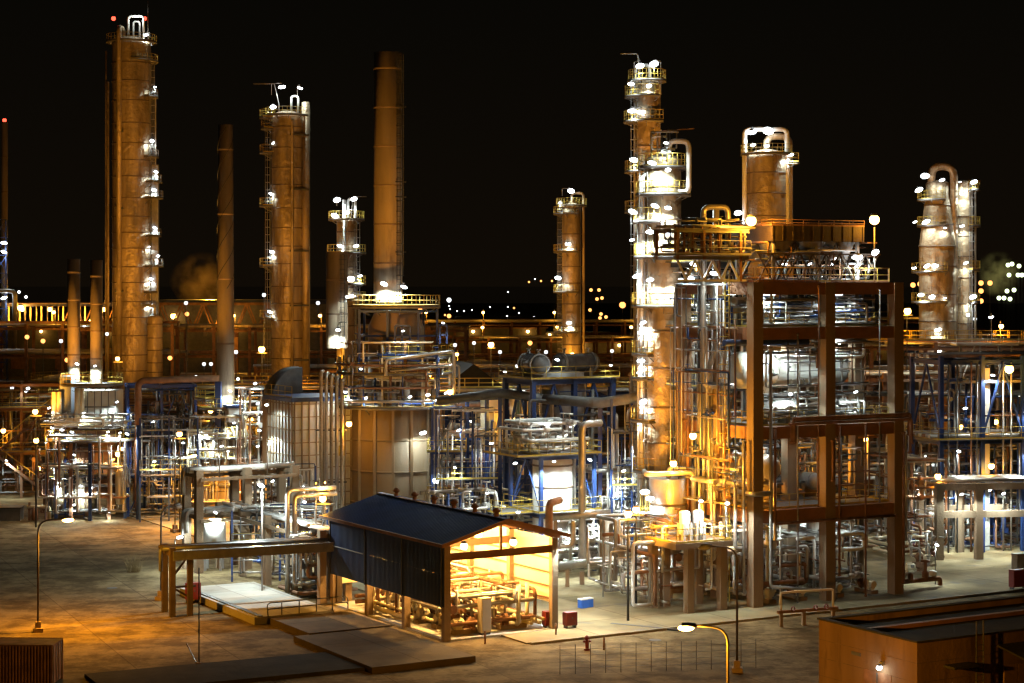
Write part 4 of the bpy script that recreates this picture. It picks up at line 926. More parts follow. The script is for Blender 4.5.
# ================================================================== HEATER UNDER THE SPIRAL CHIMNEY
Y = 205.
hp_ = thing('cone_heater', 'small round heater with a coned top and yellow platforms under the spiral chimney', 'heater', GX(223, Y), 0)
tower_shell(hp_, [(2.3,1.2),(2.3,7.6),(1.0,ZY(414,Y)),(.98,ZY(405,206.))], 1.8, PANEL, 24, 'casing')
for py, r_, a0, a1, w in ((456,2.3,0,360,1.0),(436,1.9,-200,20,1.2),(408,1.0,-180,60,1.6),(398,1.0,160,240,2.0)): platform(hp_, r_, ZY(py,Y), a0, a1, w)
for k in range(8): a = R(45*k); x, y = 2.2*math.cos(a), 2.2*math.sin(a); MB().box(x-.14,y-.14,0,x+.14,y+.14,1.6).build('leg', CONC, hp_)
for k in range(8): a = R(-180+25*k); MB().pipe([(1.2*math.cos(a),1.2*math.sin(a),10.4),(2.6*math.cos(a),2.6*math.sin(a),9.2),(2.6*math.cos(a),2.6*math.sin(a),5)], .12, 8).build('pipe', WHITE if k % 2 else ALUP, hp_)
for (px, py, pw, dy) in ((238,379,420,-1.2),(201,431,700,-3),(206,436,500,-3.2),(240,396,300,-2.2),(234,423,420,-3),(212,448,300,-3.2),(228,451,300,-3.3),(245,417,260,-2.4)): flood(hp_, loc_of(hp_, W(px, py, Y+dy)), pw, .32)
bx = thing('blue_roofed_box', 'pale instrument box with a blue roof on the platform beside the spiral chimney', 'box', W(233, 422, 203.), PR)
MB().box(-.7,-.5,0,.7,.5,1.5).build('body', WHITE, bx); MB().box(-.9,-.7,1.503,.9,.7,1.85).build('roof', BLUE, bx)
tangle(hp_, -3.2,-3.4,2,3.2,-2.2,11, 34, (.05,.13), [WHITE, ALUP, GREY, CREAM], 55)
tg = thing('pipe_manifold', 'bright pipes right of the small coned heater', 'pipework', GX(243, 200.), PR)
tangle(tg, 0, 0, .5, 5, 5, 14, 44, (.05,.14), [WHITE, ALUP, GREY, RUST], 56)
for z in (8, 12.5): flood(tg, (1.5,-.4,z), 360, .32)
flood(tg, (3.2,-.4,13.2), 300, .32); flood(tg, (1.2,-.4,14.6), 260, .32)
tk = thing('lean_tank', 'brilliantly lit white tank low behind the left concrete column', 'tank', GX(214, 167.), 0)
MB().lathe([(.001,0),(1.05,0),(1.05,2.3)]+[(1.05*math.cos(R(18*k)),2.3+.6*math.sin(R(18*k))) for k in range(1,5)]+[(.001,2.9)], 24, (0,0,1.6)).build('shell', WHITE, tk)
for k in range(4): a = R(45+90*k); MB().box(.95*math.cos(a)-.1,.95*math.sin(a)-.1,0,.95*math.cos(a)+.1,.95*math.sin(a)+.1,1.7).build('leg', GREY, tk)
flood(tk, (.4,-1.7,5.2), 2600, .32, off=(0,0,-.4)); flood(tk, (-2.9,-.6,2.9), 600, .42, off=(0,-.3,-.4)); MB().pipe([(-3.3,-.6,0),(-3.3,-.6,2.7),(-2.9,-.6,2.9)], .06).build('lamp_post', POLE, tk)

# ================================================================== LEFT HEATERS UNDER THE TWIN STACKS
Y = 206.
hq = thing('twin_heater', 'left heater block with pale ribbed panels and round platform under the twin stacks', 'heater', GX(92, Y), 0)
def Q(px, py, dy=0.): return tuple(loc_of(hq, W(px, py, Y+dy)))
m = MB(); m.box(-.9,-1.5,ZY(428,Y),2.9,2.5,ZY(390,Y)); m.build('panel_box', PANW, hq)
m = MB()
for k in range(6): m.box(-.9+.74*k,-1.6,ZY(428,Y),-.82+.74*k,-1.503,ZY(390,Y))
m.box(-.9,-1.63,11.8,2.9,-1.504,11.95); m.build('stiffener', DGREY, hq)
MB().box(-3.2,-1.2,ZY(426,Y),-2.0,1.6,ZY(376,Y)).build('blue_grey_box', mat('slate_panel', (.16,.19,.24), .5, 0, .12, .6), hq)
for (px, a, b) in ((54,392,421),(59,392,421),(77,388,424),(82,388,424)): MB().tube([Q(px,a,-2.2),Q(px,b,-2.2)], .26, 10).build('pipe', CREAM, hq)
tower_shell(hq, [(2.6,2.4),(2.6,9.0),(2.3,9.4)], 1.8, RUST, 24, 'round_casing')
platform(hq, 2.6, ZY(438,Y), 0, 360, 2.4); platform(hq, 1.8, ZY(384,Y), 0, 360, 1.5)
platform(hq, 2.6, ZY(472,Y), -160, 20, 1.4)
for k in range(8): a = R(-180+25*k); x, y = 4.7*math.cos(a), 4.7*math.sin(a)-0; MB().box(x-.16,y-.16,0,x+.16,y+.16,ZY(440,Y)).build('column', RUST if k % 2 else BLUE, hq)
for k in range(6): a = R(30+60*k); x, y = 2.4*math.cos(a), 2.4*math.sin(a); MB().box(x-.22,y-.22,0,x+.22,y+.22,2.4).build('leg', CONC, hq)
for (px, py, pw, dy) in ((49,408,220,-3),(52,428,420,-4),(62,430,560,-4.6),(72,432,420,-4.8),(84,413,420,-3.6),(108,432,560,-4.6),(120,433,420,-4.4),(127,434,420,-3.4),(117,402,520,-2.6),(59,483,520,-4.2),(81,486,420,-4.6),(92,488,700,-3.6),(120,490,360,-3.6),(74,505,260,-4.8),(110,512,300,-4.8)): flood(hq, Q(px,py,dy), pw, .32)
for (px, a, b) in ((59,455,505),(80,455,512),(120,480,505)):
    MB().lathe([(.001,0),(.4,.1),(.5,.5),(.5,3.4),(.3,3.8),(.001,3.9)], 14, Q(px,b,-3.4)).build('burner_vessel', CREAM, hq)
tangle(hq, -4.6,-5.2,1,4.6,-2.8,9, 48, (.05,.14), [GREY, DGREY, ALUP, RUST, WHITE], 57)
tangle(hq, -4.6,-4.2,9.8,4.6,-1.8,11.2, 30, (.05,.12), [WHITE, CREAM, GREY, ALUP], 58)
sodium(hq, (-5.2,-3.4,8.4), 500, .28, off=(.3,-.6,.3)); sodium(hq, (3.6,-3.8,7.0), 500, .28)
# steel frame between the left heaters and the spiral chimney
lf2 = thing('process_structure', 'dark blue pipe frame between the left heater block and the spiral chimney', 'steel frame', GX(128, 205.), R(14))
grid_frame(lf2, [0, 3.6, 7.2], [0, 5], [4.5, 9.2, 14.2], .28, .35, BLUE, None, (0, 1), (('x',0,0,0),('x',0,1,1),('x',0,1,2)), rm=GREY)
tg = thing('pipe_manifold', 'dark pipework filling the frame right of the left heater block', 'pipework', GX(130, 204.5), R(14))
tangle(tg, 0, 0, .6, 7, 5, 13.5, 72, (.05,.17), [DGREY, GREY, BLUE, RUST], 59)
for p in ((2.6,-.5,10.2),(5.0,-.6,6.2)): flood(lf2, p, 160, .32)
t = thing('large_pipe', 'long brown pipe arching over the dark frame left of the spiral chimney', 'pipe', GX(138, 202.), 0)
MB().pipe([(0,0,ZY(425,202.)),(0,0,ZY(381,202.)),(8.4,1.5,ZY(379,202.))], .36, 10).build('pipe', RUST, t); MB().box(8.0,1.2,0,8.6,1.9,ZY(379,202.)-.36).build('support', BLUE, t); MB().tube([(0,0,.1),(0,0,ZY(425,202.))], .2, 10).build('support', BLUE, t)
# stairs and stores at the left edge
sg = thing('stair_structure', 'rust brown stair structure at the left edge of the yard', 'stairs', GX(-14, 222.), R(12))
grid_frame(sg, [0, 4, 8.4], [0, 4], [5.4, 10.6, 13.4], .3, .35, RUST, None, (0, 1), (('x',0,1,1),), rm=YEL)
m = MB()
for (x0, x1, z0, z1) in ((7.6,1.0,.1,5.4),(1.2,7.4,5.4,10.6)):
    for y in (-1.3, -.5): m.bar((x0,y,z0),(x1,y,z1), .08, .28)
    for k in range(22): t_ = (k+.5)/22; m.box(x0+(x1-x0)*t_-.14,-1.3,z0+(z1-z0)*t_-.02,x0+(x1-x0)*t_+.14,-.5,z0+(z1-z0)*t_+.02)
d = m.build('stair_flight', RUST, sg); q = MB()
for (x0, x1, z0, z1) in ((7.6,1.0,.1,5.4),(1.2,7.4,5.4,10.6)):
    for y in (-1.32, -.48):
        q.tube([(x0,y,z0+1.1),(x1,y,z1+1.1)], .04, 5)
        for k in range(6): t_ = k/5; q.tube([(x0+(x1-x0)*t_,y,z0+(z1-z0)*t_),(x0+(x1-x0)*t_,y,z0+(z1-z0)*t_+1.1)], .035, 5)
q.build('handrail', YEL, d)
tangle(sg, 0,.4,.6,8.2,3.8,12.6, 40, (.05,.16), [RUST, GREY, DGREY], 60)
sodium(sg, (2,-.9,8), 500, .28); sodium(sg, (6.2,-.9,3.6), 420, .28, off=(0,-.3,.4)); flood(sg, (2.4,-1.8,4.6), 800, .32); flood(sg, (4.8,-.8,12.9), 150, .32)
t = thing('store_box', 'low dark steel bin on the ground at the left picture edge', 'bin', GR(2, 521), R(4))
MB().box(-2.4,0,0,1.9,2,1.3).build('body', DGREY, t); MB().box(-2.5,-.08,1.303,2.0,2.1,1.42).build('lid', BLACK, t)
t = thing('valve_station', 'small brown valve stand beside the low dark bin', 'valve stand', GR(38, 520), R(10))
for x in (-.9, .9): MB().box(x-.12,-.12,0,x+.12,.12,1.9).build('post', RUST, t)
MB().pipe([(-1.2,0,1.4),(1.2,0,1.4),(1.2,0,.1)], .2, 8).build('pipe', CREAM, t); MB().lathe([(.001,0),(.3,0),(.3,1.2),(.001,1.3)], 12, (-.3,-.6,.1)).build('filter_pot', RUST, t)

# ================================================================== SHED WITH THE PUMPS
so = Vector((-4.62, 133.2, 0)); sh = thing('pump_shed', 'long open pump shed with dark blue roof and hanging side wall, glowing orange inside', 'shed', so, R(31))
SW, SL, EH, RH = 8.9, 18.0, 7.0, 8.35
rm_ = NAVY
for y in (0, 6.0, 12.0, SL):
    for x in (0, SW): MB().box(x-.25,y-.22,0,x+.25,y+.22,EH-.32).build('post', CONC, sh)
    m = MB(); m.ibeam((.253,y,5.9),(SW-.253,y,5.9), .28, .5); m.bar((SW/2,y,6.15),(SW/2,y,RH-.3), .16)
    m.bar((-.5,y,EH-.28),(SW/2,y,RH-.22), .18, .24); m.bar((SW/2,y,RH-.22),(SW+.5,y,EH-.28), .18, .24)
    m.build('roof_truss', BRN, sh)
for sg_ in (0, 1):
    x0, x1 = (-.75, SW/2) if sg_ == 0 else (SW/2, SW+.75); z0, z1 = (EH-.12, RH) if sg_ == 0 else (RH, EH-.12)
    m = MB(); n = 60
    for k in range(n):
        ya, yb = -1.0+(SL+2.0)*k/n, -1.0+(SL+2.0)*(k+1)/n; ym = (ya+yb)/2; b0 = len(m.v)
        for (y, dz) in ((ya,0),(ya+.09,.06),(yb-.16,.06),(yb-.07,0),(yb,0)): m.v += [(x0,y,z0+dz),(x1,y,z1+dz)]
        for i in range(4): m.face((b0+2*i,b0+2*i+1,b0+2*i+3,b0+2*i+2))
    b0 = len(m.v); m.v += [(x0,-1,z0-.03),(x1,-1,z1-.03),(x1,SL+1,z1-.03),(x0,SL+1,z0-.03)]; m.face((b0,b0+1,b0+2,b0+3))
    m.build('roof_sheet', [NAVY], sh)
MB().bar((-.8,-1.02,EH-.16),(-.8,SL+1.02,EH-.16), .16, .22).build('gutter', BRN, sh)
m = MB(); m.bar((-.8,-1.03,EH-.12),(SW/2,-1.03,RH-.03), .1, .26); m.bar((SW/2,-1.03,RH-.03),(SW+.8,-1.03,EH-.12), .1, .26); m.build('barge_board', BRN, sh)
MB().bar((SW/2,-1,RH+.06),(SW/2,SL+1,RH+.06), .5, .06).build('ridge_cap', NAVY, sh)
def vent_mesh():
    m = MB(); m.lathe([(.22,0),(.22,.3)], 12); 
    for k in range(14): a = 2*math.pi*k/14; b0 = len(m.v); m.v += [(.2*math.cos(a),.2*math.sin(a),.3),(.42*math.cos(a+.2),.42*math.sin(a+.2),.52),(.2*math.cos(a+.4),.2*math.sin(a+.4),.74),(.34*math.cos(a+.1),.34*math.sin(a+.1),.52)]; m.face((b0,b0+1,b0+2,b0+3))
    m.lathe([(.22,.74),(.14,.82),(.001,.84)], 12); m.ball((0,0,.52), .33, .33, .22, 12, 6); return m.mesh('turbine_vent', RUST)
VM = vent_mesh()
for k in range(6): put(VM, 'turbine_vent', sh, (SW/2, .6+3.1*k, RH+.09)).scale = (.75, .75, .75)
m = MB(); n = 90
for (z0, z1) in ((2.45, 4.7), (4.703, EH-.3)):
    for k in range(n):
        ya, yb = -.3+(SL+.6)*k/n, -.3+(SL+.6)*(k+1)/n; b0 = len(m.v)
        for (y, dx) in ((ya,-.30),(ya+.05,-.345),(yb-.08,-.345),(yb-.03,-.30),(yb,-.30)): m.v += [(dx,y,z0),(dx,y,z1)]
        for i in range(4): m.face((b0+2*i,b0+2*i+2,b0+2*i+3,b0+2*i+1))
m.build('side_wall', NAVY, sh)
for y in (0, 6, 12, 18): MB().box(-.42,y-.06,2.4,-.352,y+.06,EH-.3).build('cover_strip', BLACK, sh)
MB().bar((-.42,12.2,4.7),(-.42,SL,4.7), .05, .07).build('conduit', POLE, sh)
for z in (3, 4.2, 5.4): MB().bar((-.2,0,z),(-.2,SL,z), .1, .12).build('girt', BRN, sh)
m = MB(); m.box(SW+.12,.24,1.9,SW+.16,SL,EH-.35); m.build('far_side_wall', CREAM, sh)
for z in (2.2, 3.1, 4.1, 5.1): MB().bar((SW+.02,.3,z),(SW+.02,SL,z), .12, .1).build('girt', BRN, sh)
MB().box(.4,SL+.1,1.6,SW-.4,SL+.14,5.6).build('back_wall', CREAM, sh)
for y in (1.5, 6.5, 11.5, 16.5):
    for x in (2.3, 6.4): put(GLO[('s', .28)], 'sodium_lamp', sh, (x, y, 6.35)); light((x, y, 5.9), 3300, (1., .52, .13), sh, .2)
MB().box(-.2,-.2,-.1,SW+.2,SL+.2,.13).build('floor_slab', PADC, sh)
PG = 'pumps lined up inside the glowing shed'
pump = make_pump('pump', 'small motor pump with red valve in the rows inside the glowing shed', PG, CREAM)
k = 0
for y in (1.6, 4.2, 6.8, 9.4, 12.0, 14.6):
    for x in (2.4, 6.3):
        P = on(sh, (x, y, .13)); rz_ = R(31)+(0 if x < 4 else math.pi)
        if k == 0: pump.location = P; pump.rotation_euler = (0,0,rz_)
        else: dup(pump, P, rz_)
        k += 1
PG2 = 'pumps on the ground floor of the brown frame'
for k, (x, y) in enumerate(((2,1.6),(5,1.6),(8.6,1.6),(12,1.6),(2.2,7.2),(11.8,7.4))):
    dup(pump, S(x, y, .1), RS+R(90), 'small motor pump standing among pipes on the ground floor of the brown frame', PG2)
for k, (px, py) in enumerate(((915,575),(924,566),(935,560))): dup(pump, GR(px, py), RS+R(100*k), ('nearest','middle','farthest')[k]+' of three small pumps on the white lit ground right of the brown frame', 'pumps right of the brown frame')
tg = thing('pipe_manifold', 'sodium lit pipework between the pumps under the shed roof', 'pipework', on(sh, (.8, 1.0, .13)), R(31))
tangle(tg, 0, 0, .3, 7.3, 15, 3.2, 80, (.05,.18), [CREAM, ALUP, RUST, WHITE], 61)
tg = thing('pipe_bundle', 'long straight pipes lying low along the right wall of the shed', 'pipes', on(sh, (7.6, .4, .13)), R(31))
for k in range(4): MB().tube([(-.3+.35*k,0,.4+.25*(k%2)),(-.3+.35*k,16.8,.4+.25*(k%2))], .12, 8).build('pipe', CREAM, tg)
for y in (2, 8, 14): MB().box(-.5,y-.1,0,1.0,y+.1,.28).build('sleeper', CONC, tg)
for k, (x, y, h, lab) in enumerate(((3.4,-.1,2.6,'pale square cabinet at the gable mouth of the shed'),(5.2,6.2,3.4,'taller pale cabinet deeper inside the shed'))):
    t = thing('control_cabinet', lab, 'cabinet', on(sh, (x, y+.6, .13)), R(31)); MB().box(-.4,-.3,.15,.4,.3,h).build('body', CREAM, t); MB().box(-.34,-.33,.3,.34,-.303,h-.15).build('door', WHITE, t); MB().box(-.35,-.25,0,.35,.25,.148).build('plinth', DGREY, t)

flood(sh, (SW+.9,-.4,6.3), 2600, .32, arm=(SW+.3,-.3,5.6)); flood(sh, (SW+.9,8,6.3), 1200, .32, arm=(SW+.3,8,5.6))  # floodlights added on the shed's right side to brighten the ground there
# raised pads in front of the shed
po = (-9.0, 122.1)
def pad(name, u0, v0, u1, v1, z, m_):
    c, s_ = math.cos(PR), math.sin(PR); return slab(name, (po[0]+u0*c-v0*s_, po[1]+u0*s_+v0*c), u1-u0, v1-v0, -.3, z, m_)
pad('raised_pad', 0, 0, 7.6, 12.6, .42, PADB); pad('raised_pad', 1.2, 12.603, 7.7, 19.6, .5, PADB); pad('concrete_pad', .2, 20.2, 6.6, 36, .55, PADC)
t = thing('guard_rail', 'dark tube handrail with curved ends along the white lit pad', 'railing', (po[0]+1.2*math.cos(PR)-20*math.sin(PR), po[1]+1.2*math.sin(PR)+20*math.cos(PR), 0), PR)
m = MB()
for zz in (1.5, 1.05): m.pipe([(0,0,.55),(0,.3,zz),(6.6,.3,zz),(6.6,.3,.55)], .045, 6, 8)
for x in (1.2, 2.6, 4.0, 5.3): m.tube([(x,.3,.55),(x,.3,1.5)], .045, 6)
m.build('rails', DGREY, t)
t = thing('channel_cover', 'dark sloping steel edge beam along the left side of the white lit pad', 'beam', (po[0]+.6*math.cos(PR)-19*math.sin(PR), po[1]+.6*math.sin(PR)+19*math.cos(PR), 0), PR)
m = MB(); m.bar((.1,1.3,.32),(.1,15,.32), .4, .6); m.build('beam', DGREY, t)
# low near-black slab on the ground off the pads' outer end
slab('dark_ground_slab', (-24.6, 115.6), 24, 6.0, -.2, .25, mat('near_black_ground', (.025,.022,.018), .95, 0, .3, .8, .4, 4), R(26))

# dark pipe bridge in front of the white lit pad
db = pipe_rack('dark pipe bridge across the front of the white lit pad left of the shed', Vector((-25.6, 143.2, 0)), 13.2, 2.4, [4.9], 5, R(24), 13.2, DBRN, [DBRN, GREY, DGREY], (.14,.22), .42, 5)
m = MB(); m.bar((0,-.3,4.6),(13.2,-.3,4.6), .2, .7); m.build('girder', DGREY, db)
m = MB(); m.bar((1.2,.2,4.4),(.1,.2,3.0), .14); m.bar((0,.1,2.2),(1.6,.1,1.2), .14); m.bar((0,.1,2.2),(1.8,.1,2.2), .14); m.build('bracket', DBRN, db)
MB().box(1.15,-.2,0,1.55,.2,4.85).build('post', DBRN, db)
# concrete pipe racks behind it
cr = pipe_rack('concrete pipe rack with fat shiny pipes running back from the shed corner', Vector((-13.0, 150.0, 0)), 22, 2.2, [5.5], 4, PR+R(90), 5.5, CONC, [ALUP, ALUP, WHITE], (.22,.30), .55, 6, lamps=((.45,'w',300),(.8,'w',300)))
cr2 = pipe_rack('taller concrete pipe rack with a bright pipe on top behind the dark bridge', Vector((-27.2, 165.0, 0)), 9, 3.0, [5.0, 8.6], 3, PR, 4.5, CONC, [ALUP, WHITE], (.2,.3), .65, 7, lamps=((.2,'w',420),(.7,'w',300)))
t = thing('pipe_goalpost', 'pair of shiny pipes rising and turning right like a gallows left of the shed roof', 'pipes', GX(287, 152.), PR)
for k in (0, .55): MB().pipe([(k,-.1-k*.3,.3),(k,-.1-k*.3,ZY(490,152.)-k*.9),(4.2,-.1-k*.3,ZY(490,152.)-k*.9)], .2, 10).build('pipe', ALUP, t)
for zz in (3.2, 6.6): MB().bar((-.2,.15,zz),(1.0,.15,zz), .1).build('pipe_clamp', DGREY, t)
for x in (2.6, 3.4): MB().bar((x,.2,0),(x,.2,ZY(484,152.)), .1).build('post', POLE, t)
tg = thing('pipe_manifold', 'low rusty pipes and risers at the left back corner of the shed', 'pipework', GX(322, 151.), PR)
tangle(tg, -2, 0, .4, 3.4, 5, 5.0, 40, (.06,.17), [RUST, ALUP, GREY], 62)
tg = thing('pipe_manifold', 'pipework under the taller concrete rack', 'pipework', GX(225, 170.), PR)
tangle(tg, 3, 0, .4, 11, 6, 7.5, 44, (.05,.16), [ALUP, GREY, RUST, WHITE], 63)
for p in ((2,-.5,5.6),(7.5,-.5,5.2)): flood(tg, p, 420, .32)
sodium(tg, (5,-.6,3.0), 260, .28)
pl = thing('floodlight_mast', 'white lamp on a thin pole over the white lit concrete pad', 'light mast', (W(262, 530, 152.).x, 152., 0), 0)
MB().tube([(0,0,0),(0,0,9.0)], .07, 8).build('pole', POLE, pl); flood(pl, (0,-.5,9.0), 2200, .42, arm=(0,0,8.9), wk=1.6)
# ================================================================== FOREGROUND
def street_lamp(label, P, rz, h=8.0, lit=True, group=None, power=2600, cone=146):
    t = thing('street_lamp', label, 'street lamp', P, rz, group)
    MB().box(-.35,-.35,0,.35,.35,.3).box(-.2,-.2,.303,.2,.2,.75).build('base', CONC, t)
    m = MB(); m.tube(fillet([(0,0,.75),(0,0,h),(1.75,0,h+.12)], 1.0, 6), .075, 8, r2=.045); m.build('pole', LPOLE, t)
    hd = MB().lathe([(.001,-.42),(.10,-.40),(.15,-.1),(.13,.3),(.001,.36)], 10, (2.0,0,h+.14), 'x').build('lamp_head', DGREY, t)
    m = MB(); m.ball((2.1,0,h+.0), .42, .22, .17, 12, 6); m.build('lens', ES if lit else GREY, hd)
    if lit and cone: light((2.1,0,h-.2), power*3.4, (1., .40, .018), t, .15, cone, (6.,0,-50), .4)
    elif lit: light((2.5,0,h-.6), power*3.4, (1., .40, .018), t, .15)
    return t
street_lamp('lit orange street lamp standing in the left yard behind the container', GR(38, 632), R(15), power=4600, cone=164)
street_lamp('lit orange street lamp with white pole at the bottom of the picture', GX(728, 95.), R(180), 7.85, power=4600, cone=0)
street_lamp('dark unlit street lamp beside the lit one at the bottom', GR(737, 672), R(176), 8.0, False)
t = street_lamp('unlit bare pole street lamp left of the dark pipe bridge', GR(161, 600), R(60), 7.2, False)
street_lamp('lit street lamp by the road at the foot of the left pipe frame', GR(175, 532), R(40), 7.6, power=5000, cone=160)
t = thing('thin_mast', 'thin dark rod mast standing in the yard in front of the dark bridge', 'mast', GR(199, 667), 0)
MB().tube([(0,0,.3),(0,0,6.5)], .045, 6).build('rod', BLACK, t); MB().box(-.15,-.15,0,.15,.15,.297).build('base', CONC, t)
t = thing('leaning_stake', 'short pale stake leaning beside the thin rod mast', 'stake', GR(197, 664), 0)
MB().bar((0,0,0),(-.75,.3,1.3), .07).build('stake', POLE, t)
# container, bottom left corner
ct_ = thing('shipping_container', 'rust brown corrugated shipping container in the bottom left corner', 'container', (-28.6, 118.3, 0), R(-2))
m = MB(); n = 44; Lc, Wc, Hc = 9.0, 2.44, 2.59
for (y, sgn) in ((0, -1), (Wc, 1)):
    m = MB()
    for k in range(n):
        xa, xb = -Lc+.1+(Lc-.2)*k/n, -Lc+.1+(Lc-.2)*(k+1)/n; w = xb-xa; b0 = len(m.v)
        for (x, dy) in ((xa,0),(xa+w*.2,.05),(xa+w*.5,.05),(xa+w*.7,0),(xb,0)): m.v += [(x,y-sgn*dy,.12),(x,y-sgn*dy,Hc-.1)]
        for i in range(4): m.face((b0+2*i,b0+2*i+2,b0+2*i+3,b0+2*i+1))
    m.build('side_panel', RUST, ct_)
MB().box(-Lc,.01,Hc-.1,0,Wc-.01,Hc-.02).build('roof', RUST, ct_)
for x in (-Lc, -.12):
    for y in (-.01, Wc-.11): MB().box(x,y,0,x+.12,y+.12,Hc).build('corner_post', RUST, ct_)
for z in (0, Hc-.1):
    for y in (-.012, Wc-.11): MB().box(-Lc+.121,y,z,-.121,y+.12,z+.1).build('rail', RUST, ct_)
for k in (0, 1): MB().box(-.1,.12+k*1.12,.12,-.04,1.2+k*1.12,Hc-.12).build('door', RUST, ct_)
for k in range(4): MB().tube([(-.02,.3+.6*k,.15),(-.02,.3+.6*k,Hc-.15)], .03, 6).build('lock_rod', POLE, ct_)
# flat-roofed building, bottom right
bo = Vector((23.2, 108.8, 0)); bd = thing('flat_roof_building', 'brown flat roofed building cut off at the bottom right corner, door lamp lit', 'building', bo, PR)
BH, BU, BV = 4.5, 26, 8.8
m = MB(); m.box(0,0,0,BU,.3,BH-.003); m.box(0,.303,0,.3,BV-.303,BH-.003); m.box(0,BV-.3,0,BU,BV,BH-.003); m.box(BU-.3,.303,0,BU,BV-.303,BH-.003); m.build('wall', BWALL, bd)
MB().box(.303,.303,BH-.5,BU-.303,BV-.303,BH-.35).build('roof', ROOFG, bd)
m = MB(); m.box(-.08,-.08,BH,BU+.08,.38,BH+.1); m.box(-.08,.383,BH,.38,BV-.383,BH+.1); m.box(-.08,BV-.38,BH,BU+.08,BV+.08,BH+.1); m.build('coping', ROOFG, bd)
m = MB(); m.box(.6,5.3,BH-.34,BU-.6,5.7,BH-.1); m.build('roof_upstand', BRN, bd)
m = MB()
for z in (1.1, 2.2, 3.3): m.box(-.012,0,z,-.002,BV,z+.035); m.box(0,-.012,z,BU,-.002,z+.035)
m.build('wall_joint', mat('joint_line', (.16,.11,.07), .9), bd)
dr = MB().box(-.03,2.2,0,-.004,4.6,2.25).build('door', RUST, bd); MB().box(-.07,3.36,.02,-.032,3.44,2.2).build('seam', DGREY, dr)
MB().box(-.05,4.9,2.9,-.004,5.7,3.1).build('louvre', DGREY, bd)
MB().box(-.22,2.75,2.75,-.004,3.0,2.95).build('lamp_bracket', GREY, bd); put(GLO[('w', .3)], 'wall_lamp', bd, (-.35,2.85,2.62)).scale = (.6,.6,.5); light((-.6,2.85,2.45), 45, WCOL, bd)
m = MB()
for k in (0, .55): m.bar((4.3+k,-.28,.2),(4.3+k,-.28,BH+.9), .06)
for k in range(12): m.bar((4.3,-.28,.5+.35*k),(4.85,-.28,.5+.35*k), .04)
m.build('ladder', DGREY, bd)
MB().box(2.0,-.9,2.9,3.9,-.014,3.05).build('door_canopy', ROOFG, bd)
cn = thing('lean_to_canopy', 'dark roofed lean-to against the front of the brown flat roofed building', 'canopy', on(bd, (6.0, -.1, 0)), PR)
MB().obox((0,-5,2.75),(12,0,0),(0,4.9,1.0),(0,0,.12)).build('roof', ROOFG, cn)
for x in (.3, 4, 8): MB().box(x-.07,-4.7,0,x+.07,-4.56,2.8).build('post', RUST, cn)
MB().bar((0,-5.03,2.76),(12,-5.03,2.76), .05, .22).build('gutter', BRN, cn)
for k in range(6): MB().box(.4+1.1*k,-.3,.1,1.45+1.1*k,-.18,2.6).build('shutter', BWALL, cn)
for k, (px, py, lab) in enumerate(((330,672,'round manhole cover'),(112,588,'round manhole cover'),(655,640,'round manhole cover'))):
    P = GR(px, py); tag(MB().lathe([(.001,.018),(.42,.018),(.45,0)], 20).build('manhole_cover', BLACK, None, P), ('iron manhole cover before the raised pads','iron manhole cover in the open left yard','iron manhole cover on the road before the concrete table')[k], 'manhole cover')
# small yard things
hy = thing('fire_hydrant', 'red fire hydrant on the yard in front of the blue boxes', 'hydrant', GR(587, 650), R(20))
MB().lathe([(.001,0),(.24,0),(.24,.08),(.13,.1),(.13,.75),(.2,.78),(.2,.84),(.14,.92),(.05,1.0),(.001,1.02)], 14).build('barrel', RED, hy)
for s_ in (-1, 1): MB().tube([(s_*.1,0,.6),(s_*.28,0,.6)], .08, 8).build('outlet', RED, hy)
for k, (px, py, lab) in enumerate(((604,650,'plain short marker post right of the red hydrant'),(556,636,'short marker post at the shed corner'),(485,644,'short marker post in the glow before the shed mouth'))):
    t = tag(MB().tube([(0,0,0),(0,0,.9)], .07, 8).build('marker_post', RUST, None, GR(px, py)), lab, 'post')
for k, (px, lab) in enumerate(((582.5,'left one of two blue crates with white lids behind the shed corner'),(588.5,'right one of two blue crates with white lids behind the shed corner'))):
    t = thing('plastic_crate', lab, 'crate', GR(px, 609-k), PR); t.scale = (.64,.64,.72); MB().box(-.42,-.42,.1,.42,.42,1.0).build('body', PBLUE, t); MB().box(-.46,-.46,1.003,.46,.46,1.12).build('lid', WHITE, t); MB().box(-.4,-.4,0,.4,.4,.098).build('pallet', RUST, t)
    m = MB()
    for q in (-.25, 0, .25): m.box(q-.03,-.45,.12,q+.03,-.422,.98); m.box(-.45,q-.03,.12,-.422,q+.03,.98)
    m.build('rib', PBLUE, t)
for (px, py, lab, w, h) in ((570,629,'red hose cabinet right of the shed gable post', .45, .95), (547,629,'small red box at the foot of the right gable post', .26, 1.0), (1018,590,'red fire cabinet at the right picture edge', .75, 1.4), (193,603,'red box under the dark pipe bridge', .55, 1.3)):
    t = thing('hose_cabinet', lab, 'cabinet', GR(px, py), PR); MB().box(-w,-.3,.3,w,.3,.3+h).build('body', RED, t)
    MB().box(-w+.08,-.325,.38,w-.08,-.303,.22+h).build('door', RED, t); MB().box(-.04,-.36,.3+h*.5,.04,-.327,.42+h*.5).build('handle', DGREY, t)
    for s_ in (-w+.08, w-.08): MB().box(s_-.05,-.2,0,s_+.05,.2,.297).build('leg', DGREY, t)
t = thing('electrical_cabinet', 'grey switch cabinet standing above the red cabinet at the right edge', 'cabinet', GR(1022, 575), PR)
MB().box(-.9,-.35,.2,.9,.35,1.9).build('body', GREY, t); MB().box(-.8,-.38,.3,-.03,-.353,1.8).build('door', GREY, t); MB().box(.03,-.38,.3,.8,-.353,1.8).build('door', GREY, t)
